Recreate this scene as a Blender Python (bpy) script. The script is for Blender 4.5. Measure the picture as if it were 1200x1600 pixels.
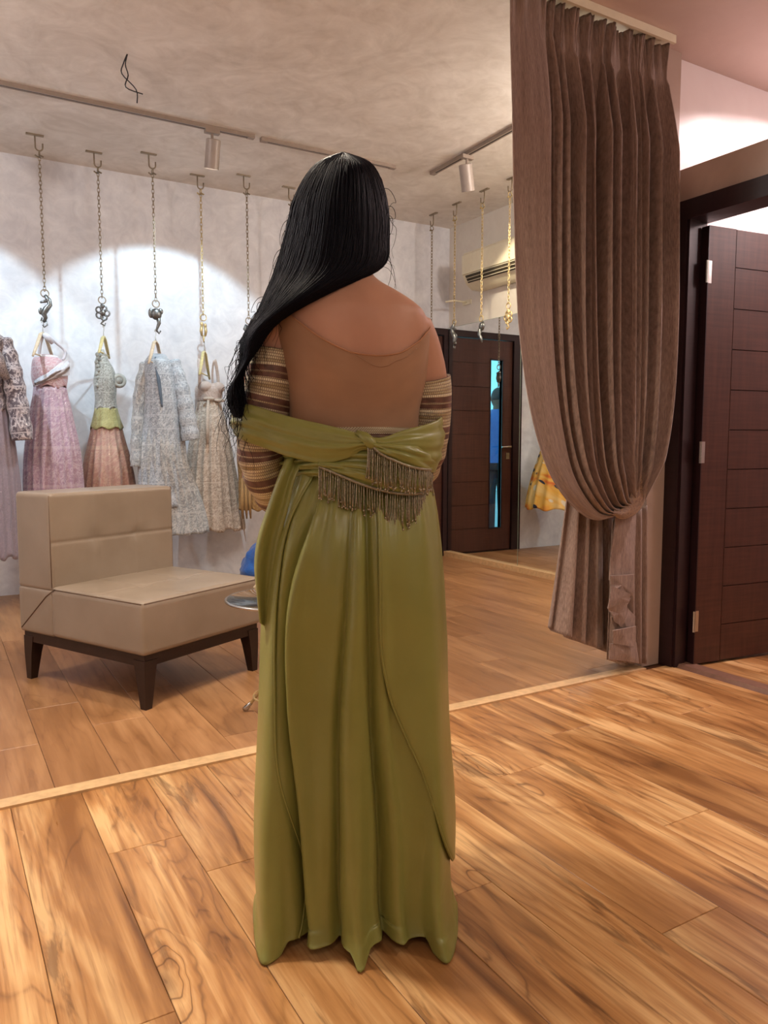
import bpy, bmesh, math, random
from math import sin, cos, pi, sqrt, exp, atan, atan2, radians
from mathutils import Vector, Matrix, noise

random.seed(7)
scene = bpy.context.scene
for _o in list(bpy.data.objects):
    bpy.data.objects.remove(_o)
C = scene.collection

# ------------------------------------------------------------------ camera
CAM_H, PITCH, YAW, FPX = 1.07, atan(110 / 1200.0), radians(-30.5), 1200.0
cam_d = bpy.data.cameras.new('camera')
cam = bpy.data.objects.new('camera', cam_d)
C.objects.link(cam)
cam.location = (0, 0, CAM_H)
cam.rotation_euler = (pi / 2 - PITCH, 0, YAW)
cam_d.sensor_fit = 'VERTICAL'
cam_d.sensor_height = 36.0
cam_d.lens = 36.0 * FPX / 1600.0
cam_d.clip_start = 0.02
scene.camera = cam

# ------------------------------------------------------------------ world (daylight outside the shop door)
world = bpy.data.worlds.new('world')
scene.world = world
world.use_nodes = True
world.node_tree.nodes['Background'].inputs[0].default_value = (0.22, 0.72, 0.95, 1)
world.node_tree.nodes['Background'].inputs[1].default_value = 1.5

# ------------------------------------------------------------------ exposure
scene.view_settings.view_transform = 'Standard'
scene.view_settings.look = 'None'
scene.view_settings.gamma = 1.0
scene.view_settings.use_curve_mapping = False
scene.view_settings.exposure = 0.2
scene.cycles.use_denoising = True
scene.cycles.max_bounces = 8
scene.cycles.sample_clamp_indirect = 6.0

# power of the place's lamps and of the added fill lamps (the lamps stand further down, in their fixtures)
COOL = (0.66, 0.88, 1.0)
WARM = (1.0, 0.87, 0.70)
PINK = (1.0, 0.80, 0.80)
P_WALLSPOT = 62.0
P_RIGHTSPOT = 55.0
P_DOWN = 22.0
P_FILL_GLOBE = 46.0
P_FIT = 40.0

# ------------------------------------------------------------------ geometry helpers
fw = Vector((sin(-YAW) * cos(PITCH), cos(YAW) * cos(PITCH), -sin(PITCH)))
rt = Vector((cos(YAW), sin(YAW), 0.0))
upv = rt.cross(fw)
CAMP = Vector((0, 0, CAM_H))


def at(px, py, ax, val):
    """World point on the plane coord[ax] = val that is measured at a photo pixel."""
    d = fw + rt * ((px - 600) / FPX) + upv * ((800 - py) / FPX)
    return CAMP + d * ((val - CAMP[ax]) / d[ax])


def lerp(a, b, t):
    return a + (b - a) * t


def interp(tab, x):
    """Smooth (Catmull-Rom) interpolation of rows (x, v1, v2, ...), monotone in x."""
    up = tab[0][0] < tab[-1][0]
    n = len(tab)
    if (x <= tab[0][0]) == up and x != tab[0][0]:
        return tab[0][1:]
    i = 0
    while i < n - 2 and ((x > tab[i + 1][0]) if up else (x < tab[i + 1][0])):
        i += 1
    x0, x1 = tab[i][0], tab[i + 1][0]
    t = min(1, max(0, (x - x0) / (x1 - x0)))
    p0, p1, p2, p3 = tab[max(i - 1, 0)], tab[i], tab[i + 1], tab[min(i + 2, n - 1)]
    o = []
    for k in range(1, len(p1)):
        a, b, c, d = p0[k], p1[k], p2[k], p3[k]
        o.append(0.5 * (2 * b + (c - a) * t + (2 * a - 5 * b + 4 * c - d) * t * t + (3 * b - a - 3 * c + d) * t ** 3))
    return o


def path(pts, t):
    """Smooth point on a list of equal-step control tuples, t in 0..1."""
    n = len(pts) - 1
    return interp([(i,) + tuple(p) for i, p in enumerate(pts)], t * n)


class MB:
    def __init__(s):
        s.v, s.f, s.uv = [], [], []

    def add(s, p, uv=(0, 0)):
        s.v.append(tuple(p)); s.uv.append(uv)
        return len(s.v) - 1

    def grid(s, fn, nu, nv, closed=False):
        """fn(a, b) -> (point, (u, v)); a, b in 0..1. closed: wraps in a."""
        b0 = len(s.v)
        ku = nu if closed else nu + 1
        for j in range(nv + 1):
            for i in range(ku):
                p, uv = fn(i / nu, j / nv)
                s.add(p, uv)
        for j in range(nv):
            for i in range(nu):
                i2 = (i + 1) % ku
                s.f.append((b0 + j * ku + i, b0 + j * ku + i2, b0 + (j + 1) * ku + i2, b0 + (j + 1) * ku + i))
        return b0

    def rings(s, rings, caps=(True, True), uvs=None):
        b0 = len(s.v)
        n = len(rings[0])
        for j, r in enumerate(rings):
            for i, p in enumerate(r):
                s.add(p, (i / n, j / max(1, len(rings) - 1)) if uvs is None else uvs(i, j))
        for j in range(len(rings) - 1):
            for i in range(n):
                k = (i + 1) % n
                s.f.append((b0 + j * n + i, b0 + j * n + k, b0 + (j + 1) * n + k, b0 + (j + 1) * n + i))
        if caps[0]:
            s.f.append(tuple(b0 + i for i in range(n))[::-1])
        if caps[1]:
            s.f.append(tuple(b0 + (len(rings) - 1) * n + i for i in range(n)))

    def tube(s, pts, rad, seg=8, caps=True, flat=1.0):
        pts = [Vector(p) for p in pts]
        n = len(pts)
        if not hasattr(rad, '__len__'):
            rad = [rad] * n
        R = []
        nrm = None
        for i in range(n):
            t = (pts[min(i + 1, n - 1)] - pts[max(i - 1, 0)])
            if t.length < 1e-9:
                t = Vector((0, 0, 1))
            t.normalize()
            if nrm is None:
                a = Vector((1, 0, 0)) if abs(t.x) < .8 else Vector((0, 1, 0))
                nrm = (a - t * a.dot(t)).normalized()
            else:
                nrm = nrm - t * nrm.dot(t)
                nrm = nrm.normalized() if nrm.length > 1e-6 else t.orthogonal().normalized()
            bn = t.cross(nrm)
            R.append([pts[i] + (nrm * cos(2 * pi * k / seg) + bn * (sin(2 * pi * k / seg) * flat)) * rad[i] for k in range(seg)])
        s.rings(R, (caps, caps))

    def box(s, x0, x1, y0, y1, z0, z1):
        b = len(s.v)
        for p in ((x0, y0, z0), (x1, y0, z0), (x1, y1, z0), (x0, y1, z0), (x0, y0, z1), (x1, y0, z1), (x1, y1, z1), (x0, y1, z1)):
            s.add(p)
        for q in ((0, 3, 2, 1), (4, 5, 6, 7), (0, 1, 5, 4), (1, 2, 6, 5), (2, 3, 7, 6), (3, 0, 4, 7)):
            s.f.append(tuple(b + i for i in q))

    def prism(s, poly, off):
        """Closed prism of a 3-D polygon extruded by the vector off."""
        b = len(s.v); n = len(poly); off = Vector(off)
        for p in poly: s.add(p)
        for p in poly: s.add(Vector(p) + off)
        s.f.append(tuple(range(b, b + n)))
        s.f.append(tuple(range(b + 2 * n - 1, b + n - 1, -1)))
        for i in range(n):
            k = (i + 1) % n
            s.f.append((b + k, b + i, b + n + i, b + n + k))

    def lathe(s, prof, seg=24, c=(0, 0, 0), caps=(True, True)):
        s.rings([[(c[0] + r * cos(2 * pi * k / seg), c[1] + r * sin(2 * pi * k / seg), c[2] + z) for k in range(seg)] for r, z in prof], caps)

    def ball(s, c, r, seg=12, n=8):
        c = Vector(c)
        if not hasattr(r, '__len__'): r = (r, r, r)
        s.rings([[(c[0] + r[0] * sin(pi * (j + .04) / (n + .08)) * cos(2 * pi * k / seg), c[1] + r[1] * sin(pi * (j + .04) / (n + .08)) * sin(2 * pi * k / seg),
                   c[2] - r[2] * cos(pi * (j + .04) / (n + .08))) for k in range(seg)] for j in range(n + 1)])

    def torus(s, c, R, r, ax='z', seg=12, m=5, sx=1.0, sz=1.0):
        c = Vector(c); b = len(s.v)
        for i in range(seg):
            a = 2 * pi * i / seg
            for j in range(m):
                t = 2 * pi * j / m
                p = ((R + r * cos(t)) * cos(a) * sx, (R + r * cos(t)) * sin(a) * sz, r * sin(t))
                if ax == 'y': p = (p[0], p[2], p[1])
                elif ax == 'x': p = (p[2], p[0], p[1])
                s.add(c + Vector(p))
        for i in range(seg):
            for j in range(m):
                s.f.append((b + i * m + j, b + ((i + 1) % seg) * m + j, b + ((i + 1) % seg) * m + (j + 1) % m, b + i * m + (j + 1) % m))

    def mesh(s, name):
        me = bpy.data.meshes.new(name)
        me.from_pydata(s.v, [], s.f)
        ul = me.uv_layers.new(name='uv')
        for l in me.loops:
            ul.data[l.index].uv = s.uv[l.vertex_index]
        return me

    def build(s, name, mat, parent=None, smooth=False, angle=None, fix=True):
        me = s.mesh(name)
        bm = bmesh.new(); bm.from_mesh(me)
        if fix: bmesh.ops.recalc_face_normals(bm, faces=bm.faces)
        bm.to_mesh(me); bm.free()
        if smooth or angle:
            me.polygons.foreach_set('use_smooth', [True] * len(me.polygons))
            if angle: me.set_sharp_from_angle(angle=radians(angle))
        if mat: me.materials.append(mat)
        return link(name, me, parent)


def link(name, me, parent=None):
    o = bpy.data.objects.new(name, me)
    C.objects.link(o)
    if parent: o.parent = parent
    return o


def tag(o, label=None, cat=None, group=None, kind=None):
    if label: o['label'] = label
    if cat: o['category'] = cat
    if group: o['group'] = group
    if kind: o['kind'] = kind
    return o


def empty(name, loc=(0, 0, 0), rz=0.0, label=None, cat=None, group=None, kind=None):
    o = bpy.data.objects.new(name, None)
    C.objects.link(o)
    o.empty_display_size = 0.1
    o.location = loc
    o.rotation_euler = (0, 0, rz)
    return tag(o, label, cat, group, kind)


def struct(name, mb, mat, label=None, cat=None, parent=None, **kw):
    o = mb.build(name, mat, parent, **kw)
    if parent is None: tag(o, label, cat, kind='structure')
    return o


def roundbox(sx, sy, sz, r, n=8, disp=None):
    """A cushion: box with rounded edges, centred in x, y, standing on z = 0; disp(p, normal) shifts points."""
    def axis(h):
        a = [-h, -h + r * .25, -h + r * .6, -h + r]
        m = n
        a += [lerp(-h + r, h - r, k / m) for k in range(1, m)]
        a += [h - r, h - r * .6, h - r * .25, h]
        return a
    X, Y, Z = axis(sx / 2), axis(sy / 2), axis(sz / 2)
    mb = MB(); idx = {}

    def vert(x, y, z):
        k = (round(x, 6), round(y, 6), round(z, 6))
        if k in idx: return idx[k]
        p = Vector((x, y, z))
        q = Vector((max(-sx / 2 + r, min(sx / 2 - r, x)), max(-sy / 2 + r, min(sy / 2 - r, y)), max(-sz / 2 + r, min(sz / 2 - r, z))))
        d = (p - q)
        d = d.normalized() if d.length > 1e-9 else Vector((0, 0, 1))
        p = q + d * r
        if disp: p = p + disp(p, d)
        idx[k] = mb.add((p.x, p.y, p.z + sz / 2))
        return idx[k]
    for A, B, f in ((X, Y, lambda a, b, e: (a, b, e * sz / 2)), (X, Z, lambda a, b, e: (a, e * sy / 2, b)), (Y, Z, lambda a, b, e: (e * sx / 2, a, b))):
        for e in (-1, 1):
            for i in range(len(A) - 1):
                for j in range(len(B) - 1):
                    mb.f.append((vert(*f(A[i], B[j], e)), vert(*f(A[i + 1], B[j], e)), vert(*f(A[i + 1], B[j + 1], e)), vert(*f(A[i], B[j + 1], e))))
    return mb


# ------------------------------------------------------------------ material helpers
class NT:
    def __init__(s, name):
        s.m = bpy.data.materials.new(name); s.m.use_nodes = True
        s.t = s.m.node_tree; s.b = s.t.nodes['Principled BSDF']

    def n(s, typ, **kw):
        x = s.t.nodes.new('ShaderNode' + typ)
        for k, v in kw.items():
            if k[0] == 'i' and k[1:].isdigit(): s.put(x.inputs[int(k[1:])], v)
            elif k in x.inputs and not hasattr(x, k): s.put(x.inputs[k], v)
            elif hasattr(x, k): setattr(x, k, v)
            else: s.put(x.inputs[k], v)
        return x

    def put(s, sock, v):
        if isinstance(v, bpy.types.NodeSocket): s.t.links.new(v, sock)
        elif isinstance(v, bpy.types.Node): s.t.links.new(v.outputs[0], sock)
        else:
            if hasattr(v, '__len__') and len(v) == 3 and sock.type == 'RGBA': v = (*v, 1)
            sock.default_value = v

    def set(s, **kw):
        for k, v in kw.items():
            s.put(s.b.inputs[k.replace('_', ' ')], v)
        return s

    def coord(s, kind='Object'):
        return s.n('TexCoord').outputs[kind]

    def map(s, v, scale=(1, 1, 1), loc=(0, 0, 0), rot=(0, 0, 0)):
        return s.n('Mapping', i0=v, i1=loc, i2=rot, i3=scale).outputs[0]

    def noise(s, v, scale=5, detail=4, rough=.5, dist=0.0):
        return s.n('TexNoise', Vector=v, Scale=scale, Detail=detail, Roughness=rough, Distortion=dist).outputs[0]

    def ramp(s, f, *stops, interp='LINEAR'):
        r = s.n('ValToRGB', i0=f)
        e = r.color_ramp.elements
        r.color_ramp.interpolation = interp
        while len(e) < len(stops): e.new(.5)
        for k, (p, c) in enumerate(stops):
            e[k].position = p
            e[k].color = (*c, 1) if hasattr(c, '__len__') else (c, c, c, 1)
        return r.outputs[0]

    def mix(s, f, a, b, mode='MIX'):
        x = s.n('Mix', data_type='RGBA', blend_type=mode)
        s.put(x.inputs[0], f); s.put(x.inputs[6], a); s.put(x.inputs[7], b)
        return x.outputs[2]

    def math(s, op, a, b=0.0, c=0.0):
        return s.n('Math', operation=op, i0=a, i1=b, i2=c).outputs[0]

    def bump(s, h, strength=.3, dist=.01):
        s.put(s.b.inputs['Normal'], s.n('Bump', Strength=strength, Distance=dist, Height=h).outputs[0])
        return s


def rgb(r, g, b):
    f = lambda c: (c / 255 / 12.92) if c / 255 <= .04045 else ((c / 255 + .055) / 1.055) ** 2.4
    return (f(r), f(g), f(b))


def plain(name, col, rough=.5, metal=0.0, var=.12, scale=30, bump=0.0, **kw):
    """Plain surface with a little procedural mottling."""
    t = NT(name)
    f = t.noise(t.coord(), scale, 3)
    c2 = tuple(max(0, c * (1 - var)) for c in col); c1 = tuple(min(1, c * (1 + var)) for c in col)
    t.set(Base_Color=t.ramp(f, (.3, c2), (.7, c1)), Roughness=rough, Metallic=metal, **kw)
    if bump: t.bump(f, bump, .002)
    return t.m


def mat_plaster(name, c1, c2, rough=.55, scale=2.2, bump=.12):
    t = NT(name)
    v = t.coord()
    n1 = t.noise(v, scale, 6, .6, 1.6)
    n2 = t.noise(v, scale * 3.3, 5, .6, 2.2)
    f = t.math('ADD', t.math('MULTIPLY', n1, .6), t.math('MULTIPLY', n2, .4))
    t.set(Base_Color=t.ramp(f, (.36, c1), (.5, tuple((a + b) / 2 for a, b in zip(c1, c2))), (.64, c2)), Roughness=rough)
    t.bump(n2, bump, .006)
    return t.m


def mat_wood_floor(name, c_lo, c_mid, c_hi, c_dark, rough=.3, knots=1.0, contrast=1.0):
    t = NT(name)
    info = t.n('ObjectInfo')
    r = info.outputs['Random']
    v = t.coord()
    off = t.n('CombineXYZ', i0=t.math('MULTIPLY', r, 37.0), i1=t.math('MULTIPLY', r, 91.0), i2=t.math('MULTIPLY', r, 13.0)).outputs[0]
    p = t.n('VectorMath', operation='ADD', i0=v, i1=off).outputs[0]
    # cathedral figure: contour lines of a stretched field that swirls round knots
    wob = t.n('VectorMath', operation='SCALE', i0=t.n('VectorMath', operation='SUBTRACT', i0=t.n('TexNoise', Vector=t.map(p, (3, 1.5, 1)), Scale=2.0, Detail=3.0).outputs[1], i1=(.5, .5, .5)).outputs[0], Scale=.16).outputs[0]
    pk = t.n('VectorMath', operation='ADD', i0=p, i1=wob).outputs[0]
    vo = t.n('TexVoronoi', Vector=t.map(pk, (4.2, 1.35, 1)), Scale=1.0)
    sel = t.ramp(t.n('SeparateColor', i0=vo.outputs[1]).outputs[0], (.45, 0.0), (.55, 1.0))
    hill = t.math('MULTIPLY', t.ramp(vo.outputs[0], (0.0, 1.0), (.22, .38), (.55, 0.0)), sel)
    warp = t.noise(t.map(p, (5.0, .75, 1)), 1.0, 3, .5, .5)
    F = t.math('ADD', t.math('MULTIPLY', warp, 7.5), t.math('MULTIPLY', hill, 6.5 * knots))
    rings = t.math('ABSOLUTE', t.math('SUBTRACT', t.math('FRACT', F), .5))
    big = t.noise(t.map(p, (5.0, .8, 1)), 1.0, 3, .5, 1.2)
    fine = t.noise(t.map(p, (95, 3.2, 1)), 1.0, 4, .6)
    mid = t.noise(t.map(p, (26, 1.7, 1)), 1.0, 4, .6, .6)
    f = t.math('ADD', t.math('ADD', t.math('MULTIPLY', big, .54), t.math('MULTIPLY', mid, .38)), t.math('MULTIPLY', rings, .10))
    col = t.ramp(f, (.36, c_lo), (.48, c_mid), (.60, c_hi))
    lines = t.ramp(rings, (0.0, 1.0), (.03, .7), (.10, 0.0))
    col = t.mix(t.math('MULTIPLY', lines, t.math('MAXIMUM', t.ramp(mid, (.40, .50 * contrast), (.60, .0)), t.math('MULTIPLY', t.ramp(hill, (.12, 0.0), (.4, 1.0)), .72 * contrast))), col, c_dark)
    col = t.mix(t.ramp(fine, (.34, .45 * contrast), (.50, 0.0)), col, c_lo)
    core = t.math('MULTIPLY', t.ramp(vo.outputs[0], (.0, .9), (.05, .7), (.13, 0.0)), sel)
    streak = t.ramp(t.noise(t.map(p, (11, 1.3, 1)), 1.0, 5, .62, 1.4), (.585, 0.0), (.66, .85))
    dk = t.math('MAXIMUM', t.math('MULTIPLY', core, .8 * knots), t.math('MULTIPLY', streak, .62 * contrast))
    col = t.mix(dk, col, c_dark)
    hsv = t.n('HueSaturation', i4=col)
    t.put(hsv.inputs['Value'], t.math('ADD', .90, t.math('MULTIPLY', r, .2)))
    t.set(Base_Color=hsv.outputs[0], Roughness=t.math('ADD', rough, t.math('MULTIPLY', fine, .12)), Specular_IOR_Level=.5)
    t.bump(t.math('ADD', t.math('MULTIPLY', fine, .6), t.math('MULTIPLY', rings, .4)), .08, .002)
    return t.m


def mat_fabric(name, col, col2, rough=.7, sx=220, sy=60, sheen=.3, bump=.25, kind='UV', **kw):
    """Woven cloth: streaked weave along the drop."""
    t = NT(name)
    v = t.coord(kind)
    n1 = t.noise(t.map(v, (sx, sy, 1)), 1.0, 3, .6)
    n2 = t.noise(t.map(v, (sx * .15, sy * .1, 1)), 1.0, 3)
    f = t.math('ADD', t.math('MULTIPLY', n1, .65), t.math('MULTIPLY', n2, .35))
    t.set(Base_Color=t.ramp(f, (.35, col), (.65, col2)), Roughness=rough, Sheen_Weight=sheen, **kw)
    t.bump(n1, bump, .002)
    return t.m


def mat_embroidered(name, base, thread, spark, scale=26, amount=.5, rows=14.0, rough=.55, tint=None):
    """Net sewn all over with thread motifs and sequins; UV in metres (u round, v down)."""
    t = NT(name)
    v = t.coord('UV')
    vo = t.n('TexVoronoi', Vector=v, Scale=float(scale) * 2.2)
    petals = t.ramp(vo.outputs[0], (.14, 1.0), (.30, 0.0), (.40, .65), (.50, 0.0))
    vine = t.math('ABSOLUTE', t.math('SUBTRACT', t.noise(t.map(v, (1, .6, 1)), scale * 1.1, 2, .5, 1.2), .5))
    f = t.math('MAXIMUM', petals, t.ramp(vine, (.02, 1.0), (.06, 0.0)))
    border = t.math('FRACT', t.math('MULTIPLY', t.n('SeparateXYZ', i0=v).outputs[1], rows * .45))
    f = t.math('MAXIMUM', f, t.ramp(border, (.0, .8), (.06, .8), (.08, 0.0)))
    f = t.math('MULTIPLY', f, amount)
    big = t.noise(v, 4.0, 2)
    base_c = t.ramp(big, (.35, base), (.7, tint or tuple(min(1, c * 1.15) for c in base)))
    sq = t.n('TexVoronoi', Vector=v, Scale=scale * 6.0)
    pick = t.ramp(t.n('SeparateColor', i0=sq.outputs[1]).outputs[0], (.80, 0.0), (.82, 1.0))
    dot = t.math('MULTIPLY', pick, t.ramp(sq.outputs[0], (.3, 1.0), (.36, 0.0)))
    c = t.mix(f, base_c, thread)
    c = t.mix(dot, c, spark)
    t.set(Base_Color=c, Roughness=t.mix(dot, (rough,) * 3, (.18,) * 3), Metallic=t.math('MULTIPLY', dot, .75), Sheen_Weight=.2)
    t.bump(t.math('ADD', f, dot), .4, .002)
    return t.m


M = {}
M['ceil'] = mat_plaster('ceiling_plaster', rgb(206, 197, 186), rgb(236, 230, 222), .6, 1.6, .10)
M['ceil_front'] = mat_plaster('front_ceiling_paint', rgb(205, 182, 172), rgb(212, 190, 180), .6, 1.2, .02)
M['wall'] = mat_plaster('white_wall_plaster', rgb(206, 208, 216), rgb(232, 234, 240), .45, 2.2, .14)
M['wall_side'] = mat_plaster('side_wall_plaster', rgb(214, 206, 196), rgb(224, 218, 208), .5, 2.0, .05)
M['white'] = mat_plaster('white_paint', rgb(226, 214, 212), rgb(232, 222, 220), .35, 1.0, .02)
M['taupe'] = mat_plaster('taupe_paint', rgb(172, 150, 136), rgb(182, 160, 146), .5, 1.4, .02)
M['wood_front'] = mat_wood_floor('warm_plank_laminate', rgb(136, 90, 50), rgb(180, 130, 80), rgb(216, 174, 122), rgb(74, 44, 24), .24)
M['wood_back'] = mat_wood_floor('brown_plank_laminate', rgb(138, 96, 60), rgb(156, 112, 74), rgb(174, 130, 90), rgb(106, 68, 42), .30, .5, .6)
M['joint'] = plain('dark_joint', rgb(92, 58, 32), .8)
M['strip'] = plain('pale_oak_strip', rgb(206, 170, 126), .4, scale=40)
M['threshold'] = plain('grey_brown_threshold', rgb(120, 86, 70), .45)
def mat_dark_wood(name, c1, c2, rough=.4):
    t = NT(name); v = t.coord()
    n = t.noise(t.map(v, (60, 60, 4)), 1.0, 4, .6)
    n2 = t.noise(t.map(v, (4, 4, 90)), 1.0, 3, .6)
    t.set(Base_Color=t.ramp(t.math('ADD', t.math('MULTIPLY', n, .5), t.math('MULTIPLY', n2, .5)), (.35, c1), (.65, c2)), Roughness=rough, Specular_IOR_Level=.4)
    t.bump(n2, .05, .001)
    return t.m
M['door'] = mat_dark_wood('dark_walnut_veneer', rgb(62, 34, 26), rgb(80, 46, 36))
M['frame'] = mat_dark_wood('near_black_frame', rgb(34, 18, 22), rgb(46, 26, 28), .35)
M['groove'] = plain('groove_shadow', rgb(30, 18, 14), .8)
M['chrome'] = plain('brushed_chrome', rgb(190, 188, 184), .25, 1.0, .05)
M['iron'] = plain('aged_brass_chain', rgb(150, 136, 116), .42, .6, .15)
M['brass'] = plain('yellow_brass', rgb(200, 178, 130), .4, .6, .15)
M['silver'] = plain('antique_silver', rgb(120, 122, 122), .35, .9, .3, 90)
M['track'] = plain('grey_track_metal', rgb(150, 134, 122), .45, .2, .05)
M['slot'] = plain('black_slot', rgb(28, 26, 30), .6)
M['lampbody'] = plain('lamp_body', rgb(158, 146, 138), .45, .1, .05)
def mat_emit(name, col, s):
    t = NT(name); n = t.noise(t.coord(), 20)
    t.set(Base_Color=(.8, .8, .8), Emission_Color=t.ramp(n, (0, col), (1, col)), Emission_Strength=s)
    return t.m
M['lens'] = mat_emit('lit_lens', (1, .93, .82), 6.0)
M['ac'] = plain('cream_plastic', rgb(226, 218, 192), .35, 0, .03)
M['acgap'] = plain('vent_gap', rgb(70, 62, 48), .7)
def mat_mirror():
    t = NT('mirror_glass'); n = t.noise(t.coord(), 2)
    t.set(Base_Color=t.ramp(n, (0, (.82, .84, .82)), (1, (.85, .86, .84))), Metallic=1.0, Roughness=0.008)
    return t.m
M['mirror'] = mat_mirror()
def mat_glass(name, tint=(.9, .97, .95)):
    t = NT(name); n = t.noise(t.coord(), 3)
    t.set(Base_Color=t.ramp(n, (0, tint), (1, tuple(min(1, c * 1.02) for c in tint))), Transmission_Weight=1.0, Roughness=0.01, IOR=1.45)
    return t.m
M['glass'] = mat_glass('clear_glass')
def mat_leather():
    t = NT('taupe_leatherette'); v = t.coord()
    n = t.noise(v, 4, 4); vo = t.n('TexVoronoi', Vector=v, Scale=260.0)
    t.set(Base_Color=t.ramp(n, (.3, rgb(136, 121, 106)), (.7, rgb(150, 135, 120))), Roughness=.36, Specular_IOR_Level=.45)
    t.bump(vo.outputs[0], .10, .001)
    return t.m
M['leather'] = mat_leather()
M['seam'] = plain('seam_thread', rgb(98, 76, 58), .7)
M['wenge'] = mat_dark_wood('wenge_leg', rgb(34, 20, 16), rgb(46, 28, 22), .35)
M['curtain'] = mat_fabric('brown_chenille', rgb(112, 90, 80), rgb(158, 134, 122), .8, 260, 30, .35, .5)
M['lining'] = mat_fabric('curtain_lining', rgb(120, 100, 82), rgb(140, 118, 98), .8, 200, 60, .1, .1)
M['tieband'] = mat_embroidered('tieback_embroidery', rgb(112, 82, 62), rgb(160, 128, 96), rgb(190, 160, 130), 60, .8)
M['hangwood'] = plain('pale_hanger_wood', rgb(200, 180, 154), .5, 0, .12, 60)
M['hangyellow'] = plain('yellow_hanger_wood', rgb(206, 192, 138), .5, 0, .1, 60)
M['wire'] = plain('hook_wire', rgb(170, 166, 156), .3, .9, .05)

# ================================================================== THE SETTING
ZB, ZF = 3.0, 2.82            # ceiling of the show room / of the front area
YD, XM, YS, XP = 5.9, 4.17, 2.45, 3.02   # dress wall, mirror wall, floor strip, partition
XL, YN, XE = -1.9, -2.3, 4.9

# floor: dark bed with every plank laid on it
bed = MB(); bed.box(XL, XE, YN, YD + .1, -.08, -.006)
floor = struct('floor', bed, M['joint'], 'wood plank floor of the shop', 'floor')


def lay(x0, x1, y0, y1, w, ln, mat, x_first, offs, seed):
    rnd = random.Random(seed)
    meshes = {}
    k0 = int(math.floor((x0 - x_first) / w)); k = k0
    while x_first + k * w < x1 - .004:
        a, b = max(x0, x_first + k * w), min(x1, x_first + (k + 1) * w)
        k += 1
        if b - a < .01: continue
        off = offs.get(k - 1, rnd.random() * ln)
        y = y0 - ln + ((off - (y0 - ln)) % ln)
        while y < y1 - .004:
            c, d = max(y, y0), min(y + ln, y1)
            y += ln
            if d - c < .015: continue
            key = (round(b - a, 4), round(d - c, 4))
            if key not in meshes:
                mb = MB(); e, g = .0007, .0012
                hx, hy = key[0] / 2 - e, key[1] / 2 - e
                mb.rings([[(-hx, -hy, -.008), (hx, -hy, -.008), (hx, hy, -.008), (-hx, hy, -.008)], [(-hx, -hy, -g), (hx, -hy, -g), (hx, hy, -g), (-hx, hy, -g)],
                          [(-hx + g, -hy + g, 0), (hx - g, -hy + g, 0), (hx - g, hy - g, 0), (-hx + g, hy - g, 0)]])
                me = mb.mesh('plank'); me.materials.append(mat); meshes[key] = me
            o = link('plank', meshes[key], floor)
            o.location = ((a + b) / 2, (c + d) / 2, 0)


lay(XL, XP - .01, YN, YS - .03, .1955, 1.22, M['wood_front'], .1545, {1: 2.01, 8: 1.376, 0: 1.37}, 3)
lay(XP + .09, XE, YN + 1.5, YS + .03, .1955, 1.22, M['wood_front'], .1545, {}, 5)
lay(XL, XM - .03, YS + .03, YD - .005, .1955, 1.22, M['wood_back'], .09, {}, 9)
st = MB(); st.box(XL, 1.42, YS - .03, YS + .03, -.006, .007)
struct('trim_1', st, M['strip'], 'pale wood threshold strip across the floor, long piece', 'trim')
st = MB(); st.box(1.424, 2.86, YS - .03, YS + .03, -.006, .007)
struct('trim_2', st, M['strip'], 'pale wood threshold strip ending under the brown curtain', 'trim')
st = MB(); st.rings([[(XP - .005, y, -.006), (XP + .09, y, -.006), (XP + .088, y, .012), (XP + .01, y, .014)] for y in (YN, YS - .06)])
struct('trim_3', st, M['threshold'], 'grey brown threshold under the open door', 'trim')

# dress wall with a door opening at its end
DX0, DX1, DZ = 3.27, 4.15, 2.10
b = MB()
b.box(XL - .1, DX0, YD, YD + .14, -.08, ZB + .1)
b.box(DX0, XM + .2, YD, YD + .14, DZ, ZB + .1)
b.box(DX1, XM + .2, YD, YD + .14, -.08, DZ)
struct('wall_back', b, M['wall'], 'white plaster wall behind the hanging gowns', 'wall')
b = MB(); b.box(XM, XM + .14, YS + .15, YD, -.08, ZB + .1)
struct('wall_right', b, M['wall_side'], 'white wall carrying mirror and air conditioner', 'wall')
b = MB(); b.box(XL - .14, XL, YN - .1, YD, -.08, ZB + .1)
struct('wall_left', b, M['wall'], 'white wall closing the shop on the far side', 'wall')
b = MB(); b.box(XL - .14, XE + .14, YN - .14, YN, -.08, ZB + .1)
struct('wall_front', b, M['wall_side'], 'pale wall of the front area', 'wall')
b = MB(); b.box(XE, XE + .14, YN, YS + .1, -.08, ZB + .1)
struct('wall_fitting_side', b, M['white'], 'white end wall of the fitting room', 'wall')
# wall stub the curtain is tied to, and the white wall of the fitting room behind the door
b = MB(); b.box(2.872, 3.012, YS + .01, YS + .16, 0, ZF)
struct('wall_pier', b, M['taupe'], 'narrow taupe wall stub beside the curtain', 'wall')
b = MB(); b.box(3.012, XE + .1, YS + .05, YS + .16, -.08, ZB + .1)
struct('wall_fitting_back', b, M['white'], 'white wall of the fitting room seen above the open door', 'wall')
# partition with door opening (open above)
OY0, OY1, OZ = 1.50, 2.385, 2.07
b = MB()
b.box(XP - .005, XP + .10, YN, OY0 - .08, 0, 2.305)
b.box(XP - .005, XP + .10, OY0 - .08, YS + .045, OZ + .085, 2.305)
struct('wall_partition', b, M['taupe'], 'low taupe partition above the dark door frame', 'wall')
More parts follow.
